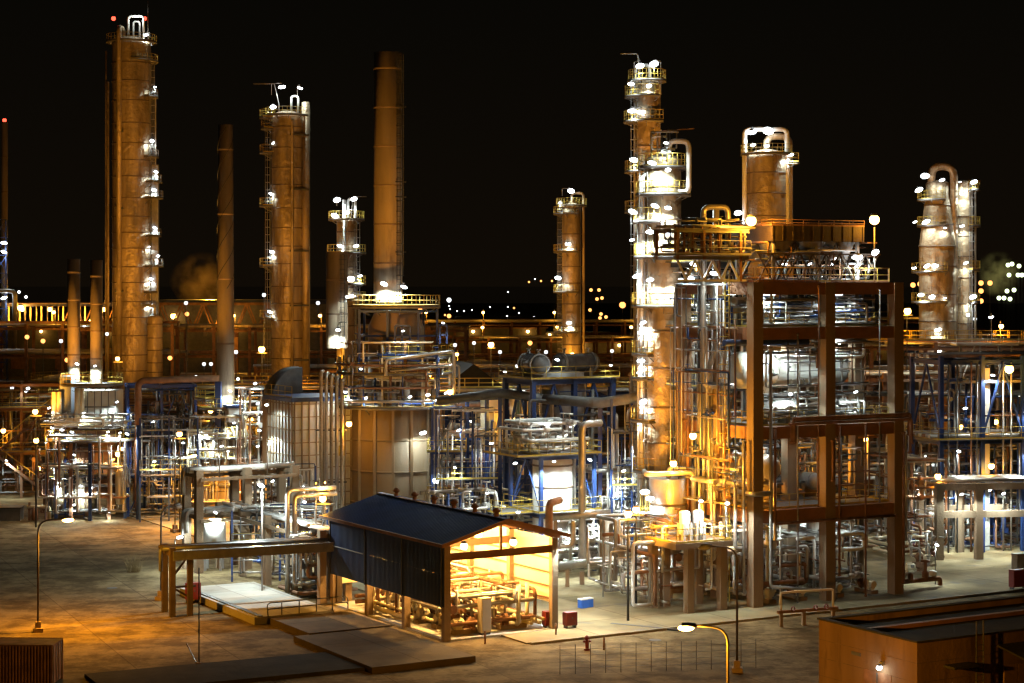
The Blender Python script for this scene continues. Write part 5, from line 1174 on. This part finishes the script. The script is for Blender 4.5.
# pipe stand with white rails at the foot of the brown frame
ps = thing('pipe_stand', 'low pale pipe frame in front of the brown frame, beside the flat roofed building', 'pipe stand', GR(781, 627), R(22))
for x in (0, 1.9, 4.4): MB().box(x-.12,-.12,0,x+.12,.12,1.0).build('leg', CONC, ps)
for x in (0, 4.4): MB().tube([(x,0,1.0),(x,0,2.5)], .08, 6).build('post', CREAM, ps)
MB().pipe([(-.1,0,1.6),(0,0,2.5),(4.4,0,2.5),(4.4,0,1.2)], .09, 8).build('pipe', CREAM, ps); MB().bar((-.3,0,1.1),(4.8,0,1.1), .22, .2).build('beam', RUST, ps)
for x in (.9, 2.8, 3.7): MB().lathe([(.14,-.1),(.2,0),(.14,.1)], 10, (x,-.2,1.3), 'y').build('valve', RED, ps)
vs = thing('valve_skid', 'low valve skid with a white capped fitting right of the brown frame foot', 'valve skid', GR(918, 590), R(30))
MB().pipe([(-2.2,0,.2),(-2.2,0,.8),(2.4,0,.8),(2.4,0,.2)], .2, 10).build('pipe', RUST, vs); MB().lathe([(.3,0),(.3,.7),(.15,.8),(.15,1.5),(.4,1.55),(.4,1.7),(.001,1.75)], 12, (.8,0,.7)).build('valve_body', RUST, vs)
MB().lathe([(.001,0),(.34,.05),(.36,.4),(.001,.55)], 12, (1.6,0,1.0)).build('cap', WHITE, vs); MB().lathe([(.25,0),(.25,.6),(.001,.7)], 12, (-.8,0,.8)).build('valve_body', RUST, vs)
flood(vs, (2.8,.8,3.4), 420, .32, arm=(2.8,1.0,0))
# chain fence along the bottom
fe = thing('post_fence', 'thin wire fence on short posts along the bottom edge', 'fence', GX(560, 122.), R(9))
for k in range(14): MB().tube([(k*1.0,0,0),(k*1.0,0,1.9)], .022, 5).build('post', DBRN, fe)
m = MB()
for z in (.4, .8, 1.2, 1.6): m.tube([(0,0,z),(13,0,z)], .012, 4)
m.build('wire', POLE, fe)
# dry weed in the left yard
g = random.Random(5); m = MB()
for k in range(60):
    a = g.uniform(0, 6.28); l = g.uniform(.5, 1.5); q = Vector((g.uniform(-.5,.5), g.uniform(-.4,.4), 0)); e = q+Vector((math.cos(a)*l*.6, math.sin(a)*l*.6, l)); m.tube([q, q.lerp(e,.5)+Vector((0,0,.15)), e], .022, 3, False, r2=.008)
tag(m.build('dry_weed', mat('dry_stalk', (.17,.13,.06), .9), None, GR(134, 572)), 'clump of dry weeds alone on the left yard', 'plant')
tag(slab('drain_strip', (GR(610,625).x, GR(610,625).y), 5.5, .35, 0, .11, BLACK, R(-28)), None, None, kind='structure')
tag(slab('drain_strip', (GR(470,620).x+20, 113.0), 30, .3, 0, .035, BLACK, R(12)), None, None, kind='structure')

# ================================================================== RIGHT HAND UNIT
Yr = 176.
rf = thing('process_structure', 'dark blue open pipe frame on the far right with a pale concrete column', 'steel frame', GX(941, Yr), R(14))
grid_frame(rf, [0, 4.2, 8.4, 12.6], [0, 6], [6.6, 10.6, 18.0], .38, .4, BLUE, None, (1,), (('x',0,1,2),('x',0,2,2),('y',0,0,2)), rm=YEL, ztop=18.4)
MB().box(4.55,1.0,0,5.5,1.95,17.2).build('concrete_column', PANW, rf)
for k in range(10): MB().tube([(-1,.4+.55*k,18.4),(14,.4+.55*k,18.4)], .16, 8).build('pipe', [RUST, ALUP, GREY][k % 3], rf)
for k in range(8): MB().tube([(-1,.4+.7*k,10.95),(14,.4+.7*k,10.95)], .18, 8).build('pipe', [ALUP, GREY, RUST][k % 3], rf)
for x in (.6, 1.5, 2.9, 3.5, 6.2, 7.0, 9.2, 11): MB().tube([(x,-.3,.2),(x,-.3,17.8)], .08, 6).build('pipe', [ALUP, DGREY, RUST][int(x*3) % 3], rf)
sodium(rf, (6.2,-1.4,17.2), 900, .4, off=(0,-.6,-.6)); flood(rf, (2.0,-.9,13.6), 160, .32); flood(rf, (8.2,-.9,13.2), 160, .32)
for p in ((1.5,-.6,9.6),(5.5,2,6),(9,-.6,9.6),(3,3,6)): flood(rf, p, 500, .32)
sodium(rf, (4.6,-1.0,8.2), 420, .28); sodium(rf, (10.5,-.8,9.4), 300, .28)
tg = thing('pipe_manifold', 'pipework inside the dark blue frame on the far right', 'pipework', GX(941, Yr), R(14))
tangle(tg, .2, .2, .5, 12.4, 5.8, 16, 90, (.05,.16), [GREY, ALUP, DGREY, RUST, BLUE], 71)
yr = thing('gantry', 'yellowed concrete two beam gantry on the white lit ground at the right', 'gantry', GR(939, 561), R(8))
for x in (0, 3.75): 
    for y in (0, 4.6): MB().box(x-.33,y-.33,0,x+.33,y+.33,7.0).build('column', CONC, yr)
for z in (4.2, 6.7):
    for y in (0, 4.6): MB().box(.333,y-.25,z-.3,3.417,y+.25,z+.3).build('beam', CONC, yr); MB().box(4.083,y-.25,z-.3,8.4,y+.25,z+.3).build('beam', CONC, yr)
for k in range(6): MB().tube([(-.6,.5+.7*k,7.2),(9,.5+.7*k,7.2)], .16, 8).build('pipe', ALUP, yr)
flood(yr, (1.8,-.9,6.1), 700, .32); flood(yr, (5.8,-.8,6.1), 900, .32); flood(yr, (5.8,2.3,6.1), 1800, .32); flood(yr, (2.4,5.6,6.1), 1500, .32); flood(rf, (5.0,-.5,16.6), 900, .32)
tg = thing('pipe_manifold', 'pipes and valves behind the yellowed gantry', 'pipework', GR(948, 545), R(10))
tangle(tg, -3, 0, .4, 12, 7, 5.5, 60, (.05,.15), [GREY, ALUP, RUST, WHITE], 72)
tg = thing('pipe_manifold', 'pipes between the brown frame and the dark blue frame on the right', 'pipework', GX(905, 172.), R(20))
tangle(tg, 0, 0, .4, 4.5, 8, 9, 56, (.05,.16), [GREY, ALUP, RUST, CREAM], 73)
flood(tg, (2,1,6.4), 400, .32); sodium(tg, (3.2,-.4,7.6), 260, .28)
vp = thing('loading_platform', 'white lit platform with splayed supports right of the twin columns', 'platform', GX(980, 214.), 0)
MB().box(-3,-1.5,18.2,4,1.5,18.4).build('deck', WHITE, vp); q = MB(); rail(q, [(-3,-1.45,18.4),(4,-1.45,18.4)]); q.build('railing', WHITE, vp)
for x in (-2.2, 0, 2.2, 3.6): MB().bar((x,0,0),(x,0,18.19), .22).build('post', GREY, vp)
for x in (-2.2, 3.6): MB().bar((x,0,14),(x+(-1.6 if x > 0 else 1.6),0,18.1), .14).build('brace', WHITE, vp)
flood(vp, (1.0,-1.0,21.4), 500, .42, arm=(1.0,-1.2,18.4)); flood(vp, (.5,-.9,17.4), 320, .32)

# ================================================================== MIDDLE DISTANCE: RACKS, SHEDS, LAMPS
MX = [RUST, ALUP, GREY, SHELL]
mk = [('far pipe rack behind the left heaters', (-76, 236), 40, [7.6, 10.8], 9, R(4), RUST, ((.1,'s',900),(.5,'w',300),(.85,'s',700))),
      ('far pipe rack behind the spiral chimney', (-42, 232), 34, [8.5, 12.2], 9, R(3), BLUE, ((.2,'w',300),(.45,'s',1400),(.9,'s',900))),
      ('middle pipe rack between the round heater and the hopper', (-16, 214), 34, [8, 12.8], 9, R(6), BLUE, ((.2,'s',900),(.45,'w',300),(.7,'s',800),(.9,'w',260))),
      ('lower pipe rack behind the shed and the stair tower', (-14, 196), 16, [3.6, 6.4, 9.0], 8, R(10), BLUE, ((.3,'s',500),(.8,'s',500))),
      ('far pipe rack seen through the brown frame', (14, 205), 34, [7, 11, 15], 9, R(8), RUST, ((.15,'s',500),(.4,'w',400),(.7,'s',500),(.9,'w',400))),
      ('high pipe rack at the right edge behind the dark blue frame', (42, 222), 30, [12, 15, 18], 10, R(0), BRN, ((.1,'s',1500),(.5,'s',1300),(.8,'w',400))),
      ('long low pipe rack across the middle background', (-40, 296), 90, [9, 12], 7, R(2), RUST, ((.15,'s',900),(.35,'s',900),(.55,'s',900),(.75,'s',1200),(.95,'w',600)))]
for k, (lab, P, L, lv, n_, rz, cm, la) in enumerate(mk): pipe_rack(lab, Vector((*P, 0)), L, 5.5, lv, n_, rz, 7., cm, MX, (.1,.3), .4, 100+k, lamps=la, catw=(k in (0, 1, 2, 5)))
for k, (lab, px, Yk, w, h, d, sd) in enumerate((('pipework under the far left rack', 30, 232., 22, 8, 6, 81), ('pipework behind the dark frame by the left heaters', 150, 222., 14, 11, 6, 82), ('orange lit pipework behind the stair tower', 455, 203., 10, 12, 6, 83), ('pipework below the middle rack left of the hopper', 495, 208., 12, 13, 6, 84), ('pipework low behind the white reactor', 575, 182., 9, 7, 7, 85), ('pipework behind the left bays of the brown frame', 700, 184., 9, 17, 7, 86), ('pipework behind the right bays of the brown frame', 800, 188., 13, 14, 7, 87), ('pipework between the brown frame and the twin columns', 905, 205., 12, 13, 6, 88), ('pipework at the feet of the second tallest tower', 250, 240., 16, 11, 6, 89))):
    tg = thing('pipe_manifold', lab, 'pipework', GX(px, Yk), R(8)); tangle(tg, 0, 0, .5, w, d, h, 80, (.06,.2), [GREY, RUST, ALUP, DGREY, SHELL], sd)
    g = random.Random(sd)
    for j in range(3):
        if g.random() < .5: flood(tg, (w*(j+.5)/3, -.6, h*g.uniform(.4,.95)), 360, .32)
        else: sodium(tg, (w*(j+.5)/3, -.6, h*g.uniform(.4,.95)), 420, .28)
for k, (lab, P, L, lv, rz, la) in enumerate((('dim far trussed rack right of the thick chimney', (-24, 400), 60, [8, 13.5, 17], R(3), (.1,.3,.55,.85)), ('dim far rack left of the small lone tower, sodium lit', (-10, 350), 46, [7, 11.5, 15], R(5), (.1,.4,.7,.95)), ('dim far rack behind the main column', (40, 380), 50, [9, 14, 18], R(-2), (.2,.6,.9)), ('dim far rack at the left behind the twin slim stacks', (-100, 300), 46, [9, 14, 18.5], R(3), (.1,.35,.6,.9)), ('dim far rack behind the second tallest tower', (-58, 330), 50, [9, 13, 17.5], R(-2), (.2,.5,.8)))):
    pipe_rack(lab, Vector((*P, 0)), L, 6, lv, 5, rz, 6., RUST, MX, (.15,.4), .45, 300+k, lamps=[(t_, 's', 550) for t_ in la])
# sodium floods whose light paints the towers and stacks
def mast(label, P, h, aims, power, r=.4, spot=38, show=True, group=None):
    t = thing('floodlight_mast', label, 'light mast', P, 0, group)
    MB().tube([(0,0,0),(0,0,h)], .10, 8, r2=.05).build('pole', BLACK, t); MB().bar((-.6,0,h),(.6,0,h), .1).build('crossarm', POLE, t)
    put(GLO[('s', r)], 'sodium_lamp', t, (0,-.3,h+.45))
    for a in aims: light((0, .6, h+.5), power*.95, (1., .41, .045), t, .3, spot*1.25, loc_of(t, a), 1.)
    light((0,-1.6,h+.1), 350, SCOL, t, .2)
    return t
mast('light mast with a starry sodium lamp between the second tower and the spiral chimney', GX(262, 232.), ZY(353,232.), [Vector((-33,280,22)), Vector((-33,280,46)), Vector((-60,300,40))], 45000, .4, 34)
mast('light mast with a sodium lamp at the foot of the tallest tower', GX(118, 250.), ZY(362,250.), [Vector((-60,300,22)), Vector((-60,300,52))], 54000, .28, 30)
mast('light mast with a starry sodium lamp above the dark gabled shed', GX(491, 260.), ZY(348,260.), [Vector((9.4,300,24)), Vector((9.4,300,36))], 34000, .4, 30)
mast('added light mast with a sodium lamp left of the shed roof, facing the thick chimney', GX(323, 151.), 7.6, [Vector((-12.8,196,50)), Vector((-12.8,196,41)), Vector((-18.4,200,27))], 60000, .28, 30)  # mast added to light the thick chimney and the short stack
mast('light mast with a sodium lamp by the twin slim stacks', GX(36, 196.), 11.5, [Vector((-47,208,21)), Vector((-45,208,24)), Vector((-70,330,38))], 18000, .28, 34)
mast('light mast with a sodium lamp by the spiral chimney base', GX(180, 192.), 9.5, [Vector((-31,206,28)), Vector((-31,206,40))], 28000, .28, 30)
mast('light mast with a sodium lamp right of the main column', GX(697, 186.), 26, [Vector((31,228,33)), Vector((31,228,40)), Vector((14.2,200,40))], 26000, .28, 36)
mast('light mast with a sodium lamp at the foot of the main column', GX(636, 147.), 7.2, [Vector((13,163,14)), Vector((13,163,24))], 17000, .28, 34)
mast('light mast with a sodium lamp beside the twin columns', GX(907, 214.), 21.6, [Vector((53,240,32)), Vector((57,241,30))], 7000, .4, 40)
mast('light mast with a sodium lamp left of the shed, facing the brown frame', GX(628, 141.), 7.6, [Vector((17,152,12)), Vector((17,152,5))], 20000, .28, 40)
for k, (lab, px, Yk, w_, h_, d_, sd, z0) in enumerate((('thin cool lit pipework between the stair tower and the cone bins', 436, 181., 7, 13, 4, 91, .5), ('thin pipework beside the white lit pad, behind the dark bridge', 232, 160., 8, 6, 3, 92, .5), ('thin pipework at the front of the dark frame left of the spiral chimney', 140, 200., 6, 11, 2, 93, .5), ('thin pipework left of the left heater block', 46, 203., 4, 9, 3, 94, .5), ('thin pipework before the panelled box heater', 262, 178., 5, 8, 3, 95, .5), ('thin pipework between the hopper and the main column', 612, 166., 3.6, 15, 3, 96, .5))):
    tg = thing('pipe_manifold', lab, 'pipework', GX(px, Yk), R(8)); tangle(tg, 0, 0, z0, w_, d_, h_, 40, (.03,.10), [GREY, ALUP, DGREY, WHITE, BLUE], sd)
    q = MB(); rail(q, [(0,-.3,h_*.5),(w_,-.3,h_*.5)]); q.build('railing', YEL, tg); MB().box(0,-.3,h_*.5-.08,w_,.5,h_*.5-.01).build('walkway', GRATE, tg)
    for x in (0, w_*.5, w_): MB().bar((x,.1,0),(x,.1,h_), .16).build('post', BLUE, tg)
    for j in (.25, .75): flood(tg, (w_*j,-.7,h_*(.5+.35*j)), 420, .32)
# buildings behind
gs = thing('gabled_shed', 'dark gabled shed with a black roof beyond the stair tower', 'shed', GX(473, 236.), R(12))
MB().box(-3.6,0,0,3.6,12,12.4).build('wall', NAVY, gs)
m = MB(); b0 = 0; m.v += [(-4,-.4,12.2),(0,-.4,15.2),(4,-.4,12.2),(-4,12.4,12.2),(0,12.4,15.2),(4,12.4,12.2)]; m.face((0,1,4,3)); m.face((1,2,5,4)); m.face((0,2,1)); m.face((3,4,5)); m.face((0,3,5,2)); m.build('roof', BLACK, gs)
MB().box(-1.4,-.06,0,1.4,-.004,4).build('door', DGREY, gs)
lb = thing('conveyor_bridge', 'long orange lit trussed bridge at the left on the horizon', 'bridge', W(-8, 331, 345.)-Vector((0,0,ZY(331,345.))), R(0))
zb, zt = ZY(325,345.), ZY(305,345.); m = MB()
for y in (0, 4):
    for z in (zb, zt): m.bar((-4,y,z),(24,y,z), .5)
    for k in range(15): m.bar((-4+2*k,y,zb),(-4+2*k,y,zt), .24)
m.build('truss', CREAM, lb); MB().box(-4,.3,zt+.3,24,3.7,zt+.5).build('roof', RUST, lb); MB().box(-4,.3,zb-.5,24,3.7,zb-.26).build('deck', RUST, lb)
for x in (1, 12, 22): MB().box(x-.4,1.5,0,x+.4,2.5,zb-.5).build('leg', RUST, lb)
for x in (0, 5, 10, 15, 20): put(GLO[('s', .4)], 'sodium_lamp', lb, (x, 2, zt-.8)); light((x, 1.2, zt-1.4), 1500, SCOL, lb, .3)
put(GLO[('s', .55)], 'sodium_lamp', lb, (5.5,-1.2,zt-.5)); put(GLO[('w', .3)], 'lamp', lb, (17,-1,zb)); 
cb = thing('conveyor_bridge', 'dimmer brown trussed bridge continuing right behind the twin slim stacks', 'bridge', GX(115, 350.), R(2))
m = MB()
for y in (0, 4):
    for z in (ZY(331,350.), ZY(304,350.)): m.bar((-10,y,z),(28,y,z), .45)
    for k in range(10): m.bar((-10+4*k,y,ZY(331,350.)),(-8+4*k,y,ZY(304,350.)), .22); m.bar((-8+4*k,y,ZY(304,350.)),(-6+4*k,y,ZY(331,350.)), .22)
m.build('truss', RUST, cb)
for x in (-6, 8, 22): MB().box(x-.4,1.5,0,x+.4,2.5,ZY(331,350.)-.3).build('leg', RUST, cb)
for x in (-7, -4, 20): put(GLO[('s', .55)], 'sodium_lamp', cb, (x,-1.5,ZY(322,350.))); light((x,-2.2,ZY(326,350.)), 1600, SCOL, cb)
fb = thing('long_shed', 'long low dark roofed shed on the horizon between the two tallest towers', 'shed', GX(160, 372.), R(0))
MB().box(0,0,0,33,14,ZY(304,372.)).build('wall', DGREY, fb); MB().box(-.6,-.6,ZY(304,372.)+.003,33.6,14.6,ZY(300,372.)).build('roof', NAVY, fb)
for k in range(9): MB().box(1+3.6*k,-.08,11,3.2+3.6*k,-.004,15).build('window', DGREY, fb)
for x in (3, 14, 25): put(GLO[('s', .55)], 'sodium_lamp', fb, (x,-2,ZY(316,372.))); light((x,-2.8,ZY(317,372.)), 120, SCOL, fb)
hb = thing('lit_hall', 'low orange lit hall under the second tallest tower', 'hall', GX(268, 262.), R(6))
MB().box(-4,0,0,12,10,11).build('wall', BWALL, hb); MB().box(-4.5,-.6,11.003,12.5,10.6,11.5).build('roof', RUST, hb)
for k in range(5): MB().box(-3+3*k,-.06,6.5,-1+3*k,-.004,9.5).build('window', DGREY, hb)
for x in (-2, 3, 8): light((x,-3.5,10.4), 2400, SCOL, hb); put(GLO[('s', .28)], 'sodium_lamp', hb, (x,-3.0,10.6)); MB().bar((x,-3,10.9),(x,-.6,11.2), .08).build('lamp_arm', POLE, hb)
# horizon: far works and harbour lamps
HG = 'lamps of the harbour on the horizon'
def far_lamp(px, py, Y, kind, r, label, group):
    z = ZY(py, Y); key = (kind, r, round(z)); 
    m = MB(); m.ball((0,0,z), r, r, r, 10, 6); m.cur = 1; m.tube([(0,0,0),(0,0,z-r*.8)], max(.05, r*.07), 5); m.tube([(0,0,z+r*.8),(0,0,z+r*1.1)], r*.4, 6)
    return tag(m.build('far_lamp', [{'o': EFO, 'w': EFW, 'g': EFG}[kind], BLACK], None, GX(px, Y)), label, 'lamp', group)
g = random.Random(9)
for (px, py, k) in ((541,281,'o'),(552,281,'o'),(529,282,'o'),(535,279,'w'),(508,292,'w'),(508,307,'w'),(514,308,'o'),(450,309,'w'),(457,311,'w'),(464,311,'w'),(472,310,'w'),(490,307,'w'),(449,306,'w'),(445,315,'o'),(470,327,'w'),(477,329,'o'),(463,327,'o'),(455,334,'o'),(507,316,'w'),(519,313,'w'),(534,317,'w')):
    Y = 1500. if py > 290 else 2300.; far_lamp(px, py, Y, k, Y/F*(.9 if k == 'w' else 1.2)*.85, 'tiny far lamp among the harbour lights left of the small lone tower', 'harbour lamps left of the small tower')
for (px, py) in ((591,290),(599,290),(602,298),(597,299),(590,310),(601,314),(606,317),(600,318),(592,325),(597,324),(603,325),(608,324),(613,323),(617,324),(601,324)):
    Y = 1300.; far_lamp(px, py, Y, 'o', Y/F*1.7, 'fuzzy orange far lamp in the cluster right of the small lone tower', 'orange far lamps right of the small tower')
for (px, py) in ((446,338),(461,341),(483,336),(497,340),(512,333),(541,331),(552,337),(524,329),(470,334),(505,345)): far_lamp(px, py, 620., 'o', .62, 'small orange far lamp low between the thick chimney and the small tower', 'low orange far lamps')
far_lamp(622.5, 305, 800., 'o', 1.35, 'largest single orange far lamp just left of the main column', None)
far_lamp(421.5, 310, 600., 'o', 1.1, 'bright orange far lamp right of the thick chimney foot', None)
far_lamp(449, 300, 900., 'w', 1.1, 'white far lamp high on its own right of the thick chimney', None)
far_lamp(449, 316, 700., 'o', .8, 'orange far lamp below the white one right of the thick chimney', None)
for (px, py) in ((13,291),(19,292),(14,296),(26,297),(15,299),(11,304),(33,305)): far_lamp(px, py, 900., 'w', .75, 'white far lamp of a distant work left of the twin slim stacks', 'far white lamps at the left')
for (px, py) in ((913,285),(920,284),(981,283),(990,283),(981,291),(981,301)): far_lamp(px, py, 700., 'o', .95, 'orange far lamp beside the twin columns', 'orange far lamps by the twin columns')
for (px, py) in ((1008,265),(1012,264),(1019,266),(1009,275),(1018,275),(1022,275),(1007,291),(999,298),(1004,298),(1010,299),(1014,290)): far_lamp(px, py, 800., 'g', .95, 'greenish white lamp of the steaming works at the right edge', 'greenish far lamps at the right edge')
for (px, py, k) in ((27,337,'o'),(43,341,'o'),(61,341,'w'),(107,334,'w'),(67,360,'o'),(186,303,'w'),(187,314,'o'),(196,377,'w'),(204,364,'w'),(211,364,'w'),(236,352,'w'),(170,358,'o'),(192,388,'w'),(12,388,'w'),(26,391,'w'),(264,295,'w'),(318,303,'w'),(530,343,'o'),(546,352,'w'),(517,366,'w'),(500,352,'w'),(612,351,'w'),(455,345,'w'),(474,343,'w'),(968,315,'w'),(975,319,'w'),(947,317,'w'),(937,368,'o'),(918,372,'o'),(960,397,'w'),(1020,397,'w')):
    Y = g.uniform(236, 262); far_lamp(px, py, Y, k, .24 if k == 'w' else .3, 'small lamp on a thin pole among the middle distance pipe racks', 'small lamps among the middle distance racks')
# far dark works: one low block of tanks and sheds as separate buildings
for k, (px, Y, w, h, lab) in enumerate(((455,480.,46,14,'wide low dim warehouse right of the thick chimney'),(535,520.,40,12,'dim warehouse left of the small lone tower'),(610,460.,22,11,'low dim shed between the small tower and the main column'),(1000,330.,30,12,'long dim shed at the right edge'),(925,420.,30,13,'dim shed behind the twin columns'),(20,520.,60,13,'dim long warehouse at the left edge'))):
    t = thing('warehouse', lab, 'warehouse', GX(px, Y), 0); MB().box(-w/2,0,0,w/2,20,h).build('wall', DGREY, t); MB().obox((-w/2-.5,-.5,h+.003),(w+1,0,0),(0,10.4,2.0),(0,0,.3)).build('roof', NAVY if k % 2 else RUST, t)
    for j in range(5): MB().box(-w/2+w*(j+.3)/5,-.08,2,-w/2+w*(j+.7)/5,-.004,h*.6).build('shutter', RUST, t)
    for j in (-.3, .1, .4): light((w*j,-4,h*.9), 260, SCOL, t, .3); put(GLO[('s', .4)], 'sodium_lamp', t, (w*j,-1,h*.95))
for (px, Y, r_, h, lab) in ((478,330.,7,11,'pale storage tank right of the round heater'),(995,270.,6,17,'broad green lit tank at the right edge'),(520,300.,5,10,'storage tank left of the small tower'),(70,300.,6,10,'storage tank behind the twin slim stacks')):
    t = thing('storage_tank', lab, 'tank', GX(px, Y), 0); tower_shell(t, [(r_,0),(r_,h),(r_*.5,h+.8),(.001,h+1.1)], 2.4, GREY, 36)
    q = MB(); rail(q, arc(r_, 0, 360, h)[:-1], closed=True, sp=2.5); q.build('railing', YEL, t)
# steam plumes
def plume(label, px, py, Y, rx, rz_, col, dens):
    mt = bpy.data.materials.new('steam'); mt.use_nodes = True; nt = mt.node_tree; nt.nodes.clear()
    o = nt.nodes.new('ShaderNodeOutputMaterial'); v = nt.nodes.new('ShaderNodeVolumePrincipled'); v.inputs['Color'].default_value = (*col, 1)
    tc = nt.nodes.new('ShaderNodeTexCoord'); n = nt.nodes.new('ShaderNodeTexNoise'); n.inputs['Scale'].default_value = 2.2/rx; n.inputs['Detail'].default_value = 4
    cr = nt.nodes.new('ShaderNodeMapRange'); cr.inputs['From Min'].default_value = .40; cr.inputs['From Max'].default_value = .75; cr.inputs['To Max'].default_value = dens
    nt.links.new(tc.outputs['Object'], n.inputs['Vector']); nt.links.new(n.outputs['Fac'], cr.inputs['Value']); gr = nt.nodes.new('ShaderNodeTexGradient'); gr.gradient_type = 'SPHERICAL'; mp = nt.nodes.new('ShaderNodeMapping'); mp.inputs['Scale'].default_value = (1/rx, 1/rx/.7, 1/rz_); nt.links.new(tc.outputs['Object'], mp.inputs[0]); nt.links.new(mp.outputs[0], gr.inputs[0])
    mu = nt.nodes.new('ShaderNodeMath'); mu.operation = 'MULTIPLY'; nt.links.new(cr.outputs[0], mu.inputs[0]); nt.links.new(gr.outputs['Fac'], mu.inputs[1]); nt.links.new(mu.outputs[0], v.inputs['Density']); nt.links.new(v.outputs[0], o.inputs['Volume'])
    m = MB(); m.ball((0,0,0), rx, rx*.7, rz_, 20, 12)
    for i, p in enumerate(m.v): k = 1+.25*math.sin(p[2]/rz_*5+px)+.15*math.sin(p[0]/rx*7); m.v[i] = (p[0]*k, p[1]*k, p[2])
    tag(m.build('steam_plume', mt, None, W(px, py, Y)), label, 'steam')
plume('orange lit steam cloud drifting left of the spiral chimney', 202, 284, 400., 7, 7, (.9,.75,.6), .11)
plume('yellowish steam puff at the right edge above the distant works', 998, 274, 640., 8, 8, (.9,.9,.6), .08)
light(W(210, 296, 385.), 40000, SCOL, None, 1.); light(W(1006, 286, 620.), 60000, (1.,.9,.4), None, 1.)

# ================================================================== NIGHT SKY, CAMERA, RENDER
w = bpy.data.worlds.new('World'); scene.world = w; w.use_nodes = True; nt = w.node_tree; N = nt.nodes; L = nt.links
bg = N['Background']; sk = N.new('ShaderNodeTexSky'); sk.sky_type = 'NISHITA'; sk.sun_disc = False; sk.sun_elevation = R(-3); sk.sun_rotation = R(200)
tc = N.new('ShaderNodeTexCoord'); sx = N.new('ShaderNodeSeparateXYZ'); L.new(tc.outputs['Generated'], sx.inputs[0])
cr = N.new('ShaderNodeValToRGB'); L.new(sx.outputs['Z'], cr.inputs[0])
e = cr.color_ramp.elements; e[0].position = 0.; e[0].color = (.10,.065,.032,1); e[1].position = .16; e[1].color = (.046,.040,.025,1)
mx = N.new('ShaderNodeMix'); mx.data_type = 'RGBA'; mx.blend_type = 'ADD'; mx.inputs[0].default_value = .004
L.new(cr.outputs[0], mx.inputs[6]); L.new(sk.outputs[0], mx.inputs[7]); L.new(mx.outputs[2], bg.inputs[0]); bg.inputs[1].default_value = .05
sd = bpy.data.lights.new('faint_fill_sun', 'SUN'); sd.energy = .004; sd.angle = R(.5); sd.color = (1,.93,.85); so_ = bpy.data.objects.new('faint_fill_sun', sd); COL.objects.link(so_); so_.rotation_euler = (R(50), 0, R(20))  # faint sun lamp added as a slight overall fill
cd = bpy.data.cameras.new('camera'); cam = bpy.data.objects.new('camera', cd); COL.objects.link(cam)
cam.location = (0, 0, HC); cam.rotation_euler = (R(90), 0, 0); cd.sensor_width = 36; cd.lens = 36*F/1024; cd.shift_y = -(341.5-HY)/1024
cd.clip_start = 1; cd.clip_end = 40000; scene.camera = cam
scene.render.engine = 'CYCLES'; c = scene.cycles
c.max_bounces = 4; c.diffuse_bounces = 2; c.glossy_bounces = 3; c.transmission_bounces = 2; c.volume_bounces = 0; c.sample_clamp_indirect = 3; c.sample_clamp_direct = 0
c.filter_width = 1.35; c.use_light_tree = True; c.use_denoising = True
try: c.denoiser = 'OPENIMAGEDENOISE'
except Exception: pass
c.caustics_reflective = False; c.caustics_refractive = False
scene.view_settings.view_transform = 'Standard'; scene.view_settings.look = 'None'; scene.view_settings.exposure = 0; scene.view_settings.gamma = 1
print('lights', NL[0], 'objects', len(bpy.data.objects))
